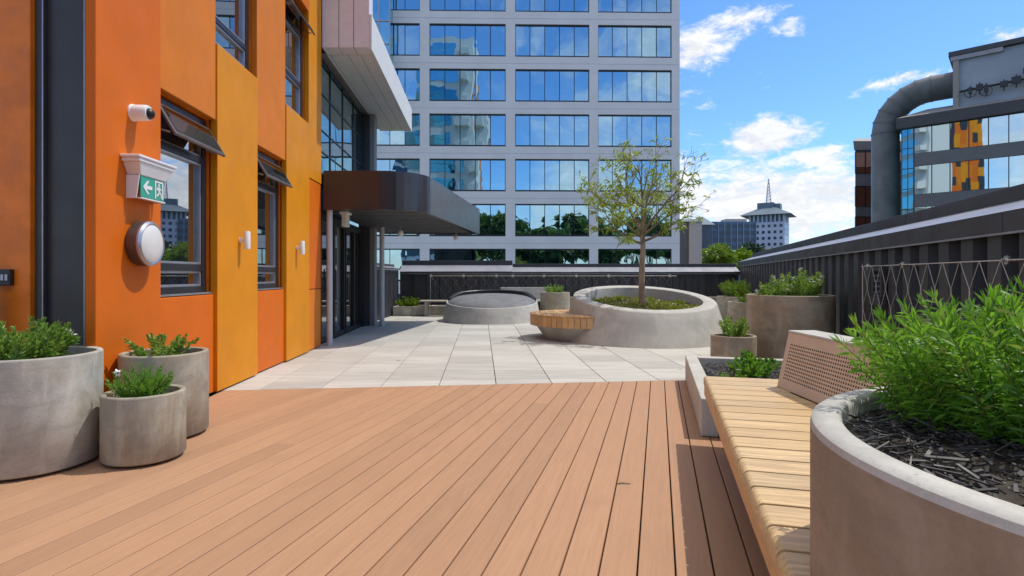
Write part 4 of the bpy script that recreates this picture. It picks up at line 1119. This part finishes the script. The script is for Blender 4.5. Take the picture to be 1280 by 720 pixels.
for q in range(2, len(path) - 1):
    m_ = MB(); dv = (path[q + 1] - path[q - 1]).normalized() * .05; m_.tube([path[q] - dv, path[q] + dv], 1.19, 28); m_.build('flange', M['duct'], du, 24)

bw = thing('brown_wing', (42, 66, -14), 'dark office wing with reddish windows and roof overhang left of the duct', 'building')
yw = 62.
def xz(px, py): return ray(px) * yw, hz(py, yw)
x0 = ray(1069) * yw; x1_ = ray(1069) * yw + 9
m_ = MB(); m_.prism([(x0, yw), (x1_, yw), (x1_ + 9, yw + 12), (x0 + 9.5, yw + 12)], -14, hz(188, yw)); m_.build('core', M['slate'], bw)
m_ = MB(); zr = hz(188, yw); m_.add([(x0 - .3, yw - .3, zr), (x1_, yw - .3, zr), (x1_ + 9, yw + 12, zr), (x0 + 9.2, yw + 12, zr), (x0 - .6, yw - .6, zr + .9), (x1_, yw - .6, zr + .9), (x1_ + 9, yw + 12, zr + .9), (x0 + 9, yw + 12, zr + .9), (x0 + .8, yw + 1, zr + 1.6), (x1_, yw + 1, zr + 1.6), (x1_ + 8, yw + 10, zr + 1.6), (x0 + 8.8, yw + 10, zr + 1.6)],
    [(0, 1, 5, 4), (3, 0, 4, 7), (4, 5, 9, 8), (7, 4, 8, 11), (8, 9, 10, 11), (0, 3, 2, 1)]); m_.build('roof', M['roof_grey'], bw)
for pa, pb in ((190, 217), (233, 258), (271, 292)):
    m_ = MB()
    for q in range(8): m_.box(x0 + .05 + q * 1.1, x0 + 1.1 + q * 1.1, yw - .06, yw - .01, hz(pb, yw), hz(pa, yw))
    wb = m_.build('window_band', M['brownglass'], bw)
    m_ = MB()
    for q in range(9): m_.box(x0 + q * 1.1 - .05, x0 + q * 1.1 + .045, yw - .12, yw - .004, hz(pb, yw), hz(pa, yw))
    m_.box(x0, x1_, yw - .115, yw - .02, hz(pa, yw) - .06, hz(pa, yw) + .03)
    m_.build('frame', M['black'], wb)

# ---- hotel tower with hipped roof and mast, blue block
hb = thing('hipped_tower', (ray(976) * 250, 262, -14), 'distant pale blue tower with square windows, hipped roof and lattice mast', 'building')
rot = R(-33); c = V((ray(971) * 250, 258, 0)); ux = V((math.cos(rot), math.sin(rot), 0)); uy = V((-math.sin(rot), math.cos(rot), 0))
P = lambda a, b, z: c + ux * a + uy * b + V((0, 0, z))
HWx, HWy = 7.6, 7.6; ze = 28.2
m_ = MB(); m_.boxm(P, -HWx, HWx, -HWy, HWy, -14, ze - 3.2); m_.build('wall', M['hotel'], hb)
m_ = MB(); m_.boxm(P, -HWx + .6, HWx - .6, -HWy + .6, HWy - .6, ze - 3.19, ze); m_.build('top_storey', M['hotel_roof'], hb)
m_ = MB()
for q in range(9):
    for sgn in (0, 1):
        a = -HWx + .5 + q * 1.75
        if sgn: m_.boxm(P, a, a + .7, -HWy + .1, -HWy + .58, ze - 3.18, ze - .02)
        else: m_.boxm(P, HWx - .58, HWx - .1, a, a + .7, ze - 3.18, ze - .02)
m_.build('pillar_row', M['hotel'], hb)
e = 10.6; i_ = 3.6
m_ = MB(); m_.add([P(-e, -e, ze), P(e, -e, ze), P(e, e, ze), P(-e, e, ze), P(-i_, -i_, ze + 3.6), P(i_, -i_, ze + 3.6), P(i_, i_, ze + 3.6), P(-i_, i_, ze + 3.6)], [(3, 2, 1, 0), (0, 1, 5, 4), (1, 2, 6, 5), (2, 3, 7, 6), (3, 0, 4, 7), (4, 5, 6, 7)]); m_.build('roof', M['hotel_roof'], hb)
m_ = MB(); m_.boxm(P, -i_ - .8, i_ - 1, -3, 3, ze + 3.0, ze + 6.1); m_.boxm(P, i_ - .9, i_ + 1.6, -2, 3, ze + 2.5, ze + 5.5); m_.build('lift_house', M['hotel_roof'], hb)
m_ = MB(); zb_ = ze + 6.1; zt_ = hz(224, 258)
for sx_ in (-1, 1):
    for sy_ in (-1, 1): m_.tube([P(sx_ * 1.0, sy_ * 1.0, zb_), P(sx_ * .12, sy_ * .12, zt_)], .13, 4)
for q in range(7):
    f = q / 7; f2 = (q + 1) / 7; r1 = 1 - .88 * f; r2 = 1 - .88 * f2; z1 = zb_ + (zt_ - zb_) * f; z2 = zb_ + (zt_ - zb_) * f2
    for (ax_, ay, bx_, by) in ((-1, -1, 1, -1), (1, -1, 1, 1), (1, 1, -1, 1), (-1, 1, -1, -1)): m_.tube([P(ax_ * r1, ay * r1, z1), P(bx_ * r2, by * r2, z2)], .09, 4); m_.tube([P(ax_ * r1, ay * r1, z1), P(bx_ * r1, by * r1, z1)], .08, 4)
m_.build('mast', M['hotel'], hb)
w0 = None
for face in (0, 1):
    for r_ in range(7):
        for q in range(6):
            a = -HWx + 1.1 + q * 2.42; z = ze - 5.6 - r_ * 2.75
            m_ = MB()
            if face == 0: m_.boxm(P, a, a + 1.15, -HWy - .04, -HWy + .3, z, z + 1.25)
            else: m_.boxm(P, HWx - .3, HWx + .04, a, a + 1.15, z, z + 1.25)
            m_.build('window', M['bluewin'], hb)

bb = thing('blue_block', (ray(915) * 230, 238, -14), 'distant dark blue slab block left of the hipped roof tower', 'building')
Yb = 230.; xa, xb = ray(890) * Yb, ray(945) * Yb
m_ = MB(); m_.box(xa, xb, Yb, Yb + 14, -14, hz(277, Yb)); m_.build('wall', M['blueblock'], bb)
for q in range(7):
    m_ = MB(); z = hz(280, Yb) - q * 2.9
    for k in range(14): x = xa + .5 + k * (xb - xa - .5) / 14; m_.box(x, x + .95, Yb - .05, Yb + .2, z - 1.5, z)
    m_.build('window_row', M['bluewin'], bb)
m_ = MB(); 
for k in range(8): x = xa + k * (xb - xa) / 7; m_.box(x - .12, x + .12, Yb - .3, Yb - .06, -14, hz(277, Yb))
m_.build('fin', M['plant_room'], bb)
m_ = MB(); m_.box(ray(910) * Yb, ray(936) * Yb, Yb + 2, Yb + 8, hz(277, Yb) + .01, hz(273, Yb)); m_.build('roof_plant', M['beige'], bb)
bb = thing('dark_block', (ray(884) * 220, 226, -14), 'distant dark navy block with stepped roof right beside the beige annex', 'building')
m_ = MB(); m_.box(ray(877) * 220, ray(890.5) * 220, 220, 229, -14, hz(281, 220)); m_.build('wall', M['bluewin'], bb)
m_ = MB(); m_.add([(ray(876) * 220, 219, hz(281, 220)), (ray(893) * 220, 219, hz(281, 220)), (ray(893) * 220, 230, hz(281, 220)), (ray(876) * 220, 230, hz(281, 220)), (ray(882) * 220, 224, hz(269, 220)), (ray(885) * 220, 226, hz(269, 220))], [(0, 1, 5, 4), (1, 2, 5), (2, 3, 4, 5), (3, 0, 4)]); m_.build('roof', M['hotel_roof'], bb)

# ---- trees beyond the fence
def far_tree(name, label, c, h, rad, mat, seed, n=2600, sz=.55, flat_=.8, ch=None):
    rnd = random.Random(seed); random.seed(seed)
    t = thing(name, (*c, -14), label, 'tree', 'trees beyond the fence')
    ch = ch or rad * 1.6
    cz = -14 + h - ch * .5
    m_ = MB(); m_.tube([(c[0], c[1], -14), (c[0] + .2, c[1], -14 + (h - ch) * .6), (c[0], c[1] + .1, cz)], [.05 * rad + .12, .04 * rad + .1, .08], 8)
    for k in range(7):
        a = k * .9; m_.tube([(c[0], c[1], -14 + (h - ch) * .8), (c[0] + rad * .35 * math.cos(a), c[1] + rad * .35 * math.sin(a), cz), (c[0] + rad * .7 * math.cos(a), c[1] + rad * .7 * math.sin(a), cz + ch * .25)], [.12, .08, .04], 5)
    m_.build('trunk', M['bark'], t)
    lobes = []
    for k in range(16):
        a = rnd.uniform(0, 6.28); q = math.sqrt(rnd.random()) * .68; zz = rnd.uniform(-.75, .78)
        lobes.append((V((c[0] + rad * q * math.cos(a), c[1] + rad * q * math.sin(a), cz + ch * .5 * zz * (1 - .3 * q))), rad * rnd.uniform(.26, .46)))
    m_ = MB()
    for i in range(n):
        L0, r0 = rnd.choice(lobes); d = V((rnd.gauss(0, 1), rnd.gauss(0, 1), rnd.gauss(0, 1) * flat_)).normalized()
        p = L0 + d * r0 * rnd.uniform(.55, 1.12)
        m_.leaf(p, d + V((rnd.uniform(-.8, .8), rnd.uniform(-.8, .8), rnd.uniform(-.8, .4))), sz * rnd.uniform(.6, 1.2), sz * .6, .2)
    m_.build('crown', M[mat], t)
far_tree('broadleaf_tree', 'bright yellow green treetop just past the beige annex', (ray(893) * 70, 70), 18.9, 2.6, 'leaf_bright', 1)
far_tree('broadleaf_tree', 'bright green treetop below the blue slab block', (ray(915) * 74, 74), 18.7, 2.4, 'leaf_bright', 2)
far_tree('conifer_tree', 'dark green treetop at the foot of the hipped roof tower', (ray(937) * 88, 88), 20.3, 2.1, 'leaf_dark', 3, ch=5)
far_tree('broadleaf_tree', 'mid green treetop where the right fence meets the skyline', (ray(958) * 92, 92), 19.3, 2.0, 'leaf_bright', 4)
# trees and a tower behind the camera, seen in the mirror glass
rnd = random.Random(77)
for k, (x, y, h, r_) in enumerate(((-6, -48, 22, 5), (3, -52, 24, 6), (12, -46, 21, 5), (21, -50, 25, 6), (30, -48, 22, 5.5), (40, -54, 24, 6), (-16, -56, 20, 5))):
    far_tree('broadleaf_tree', 'green tree standing on the street side behind the viewer, number by row', (x, y), h + 6, r_ + 1, 'leaf_mid', 50 + k, n=4200, sz=1.5, ch=12)
for o_ in [o_ for o_ in col.objects if o_.get('label', '').endswith('number by row')]:
    o_['label'] = 'dark green street tree seen only mirrored in the tower glass'; o_['group'] = 'street trees mirrored in the glass'
at_ = thing('apartment_tower', (-15, -45, -14), 'tall white apartment tower with balconies, seen mirrored in the office windows', 'building')
m_ = MB(); m_.box(-21, -8.5, -58, -42, -14, 40); m_.build('wall', M['tower'], at_)
m_ = MB()
for q in range(17): m_.box(-21, -13.6, -41.98, -41.8, -13 + q * 3.1, -13 + q * 3.1 + 2.2)
m_.build('window_band', M['bluewin'], at_)
m_ = MB()
for q in range(17): m_.box(-12.6, -10.2, -41.98, -40.4, -13 + q * 3.1, -13 + q * 3.1 + 1.1)
m_.build('balcony', M['soffit'], at_)

# ================================================================== SKY, SUN, CAMERA
SUN_EL, SUN_AZ = R(62), R(20)                              # azimuth measured from +X towards +Y
w = bpy.data.worlds.new('World'); scene.world = w; w.use_nodes = True
t = NT(w.node_tree); bg = w.node_tree.nodes['Background']
sky = t.n('ShaderNodeTexSky'); sky.sky_type = 'NISHITA'; sky.sun_disc = False
sky.sun_elevation = SUN_EL; sky.sun_rotation = math.pi / 2 - SUN_AZ
sky.altitude = 0; sky.air_density = 1.0; sky.dust_density = .4; sky.ozone_density = 2.2
tc = t.n('ShaderNodeTexCoord').outputs['Generated']
sep = t.n('ShaderNodeSeparateXYZ'); t.put(sep.inputs[0], tc); X_, Y_, Z_ = sep.outputs
az = t.math('ARCTAN2', X_, Y_); el = t.math('ARCSINE', Z_)
nz = t.noise(tc, 5.5, 8, .55, .3); nz2 = t.noise(t.mapping(tc, (1, 1, 2.2)), 26, 7, .65, .4)
wv_ = t.math('SUBTRACT', t.noise(tc, 15, 4, .6), .5); wv2 = t.math('SUBTRACT', t.noise(tc, 17, 4, .6, .5), .5)
azw = t.math('MULTIPLY_ADD', wv_, .07, az); elw = t.math('MULTIPLY_ADD', wv2, .05, el)
cl = None
for px, py, rx, ry, wt in ((962, 172, 52, 26, 1.0), (1028, 196, 50, 16, .75), (868, 62, 46, 24, .85), (925, 26, 62, 13, .55), (985, 34, 34, 9, .45), (1120, 103, 52, 9, .5), (1160, 93, 26, 10, .45), (1262, 40, 46, 14, .5),
                           (960, 262, 150, 62, 1.0), (1040, 240, 70, 40, .85), (860, 250, 90, 50, .75), (700, 120, 160, 90, .4)):
    dx, dz = ray(px), (HZ - py) / F
    a0 = math.atan2(dx, 1); e0 = math.atan2(dz, math.hypot(dx, 1)); k = 1 / (F * (1 + dx * dx))
    u = t.math('DIVIDE', t.math('SUBTRACT', azw, a0), rx * k * 1.15); v = t.math('DIVIDE', t.math('SUBTRACT', elw, e0), ry * k * 1.3)
    d = t.math('SQRT', t.math('ADD', t.math('MULTIPLY', u, u), t.math('MULTIPLY', v, v)))
    b_ = t.math('MULTIPLY', t.math('SUBTRACT', 1.12, d), wt)
    cl = b_ if cl is None else t.math('MAXIMUM', cl, b_)
den = t.math('ADD', t.math('MULTIPLY', cl, .9), t.math('MULTIPLY', t.math('SUBTRACT', nz2, .5), 1.5))
front = t.ramp(den, 0, 1, .08, .62)
# clouds in the rest of the sky (behind the camera), thick near the horizon
rest = t.math('ADD', nz, t.math('MULTIPLY', t.math('SUBTRACT', .36, el), .34))
rest0 = rest
rest = t.math('MAXIMUM', rest, t.math('ADD', nz, t.ramp(el, 0, .24, .60, .8)))     # cloud added overhead, out of the picture, to whiten and brighten the shade
back = t.math('MULTIPLY', t.ramp(rest, 0, t.ramp(el, .78, .95, .45, .7), .44, .70), t.math('MAXIMUM', t.ramp(Y_, 1, 0, -.15, .3), t.ramp(el, 0, 1, .58, .72)))
cloud = t.math('MAXIMUM', front, back, clamp=True)
hs = t.n('ShaderNodeHueSaturation'); t.put(hs.inputs['Color'], sky.outputs[0]); hs.inputs['Saturation'].default_value = 1.12; hs.inputs['Value'].default_value = 1.6
shade = t.ramp(nz2, 6.6, 8.6, .35, .7)
cc = t.mix(t.math('MULTIPLY', cloud, .93), t.mix(1., hs.outputs[0], (.60, .79, 1.06), 'MULTIPLY'), _grey(t, shade))
t.put(bg.inputs[0], cc); bg.inputs[1].default_value = .12

sun = bpy.data.lights.new('sun', 'SUN'); sun.energy = 3.0; sun.angle = R(.53); sun.color = (1, .95, .87)
so = bpy.data.objects.new('sun', sun); col.objects.link(so)
sd = V((math.cos(SUN_EL) * math.cos(SUN_AZ), math.cos(SUN_EL) * math.sin(SUN_AZ), math.sin(SUN_EL)))
so.rotation_euler = (-sd).to_track_quat('-Z', 'Y').to_euler(); so.location = sd * 50

cam = bpy.data.cameras.new('camera'); cam.sensor_width = 36; cam.lens = 36 * F / 1280; cam.shift_y = (HZ - 360) / 1280
cam.clip_start = .05; cam.clip_end = 5000
co = bpy.data.objects.new('camera', cam); col.objects.link(co); co.location = (0, 0, EYE); co.rotation_euler = (R(90), 0, 0)
scene.camera = co
scene.view_settings.view_transform = 'Standard'; scene.view_settings.look = 'None'
scene.view_settings.gamma = 1; scene.view_settings.use_curve_mapping = False
scene.view_settings.exposure = .12
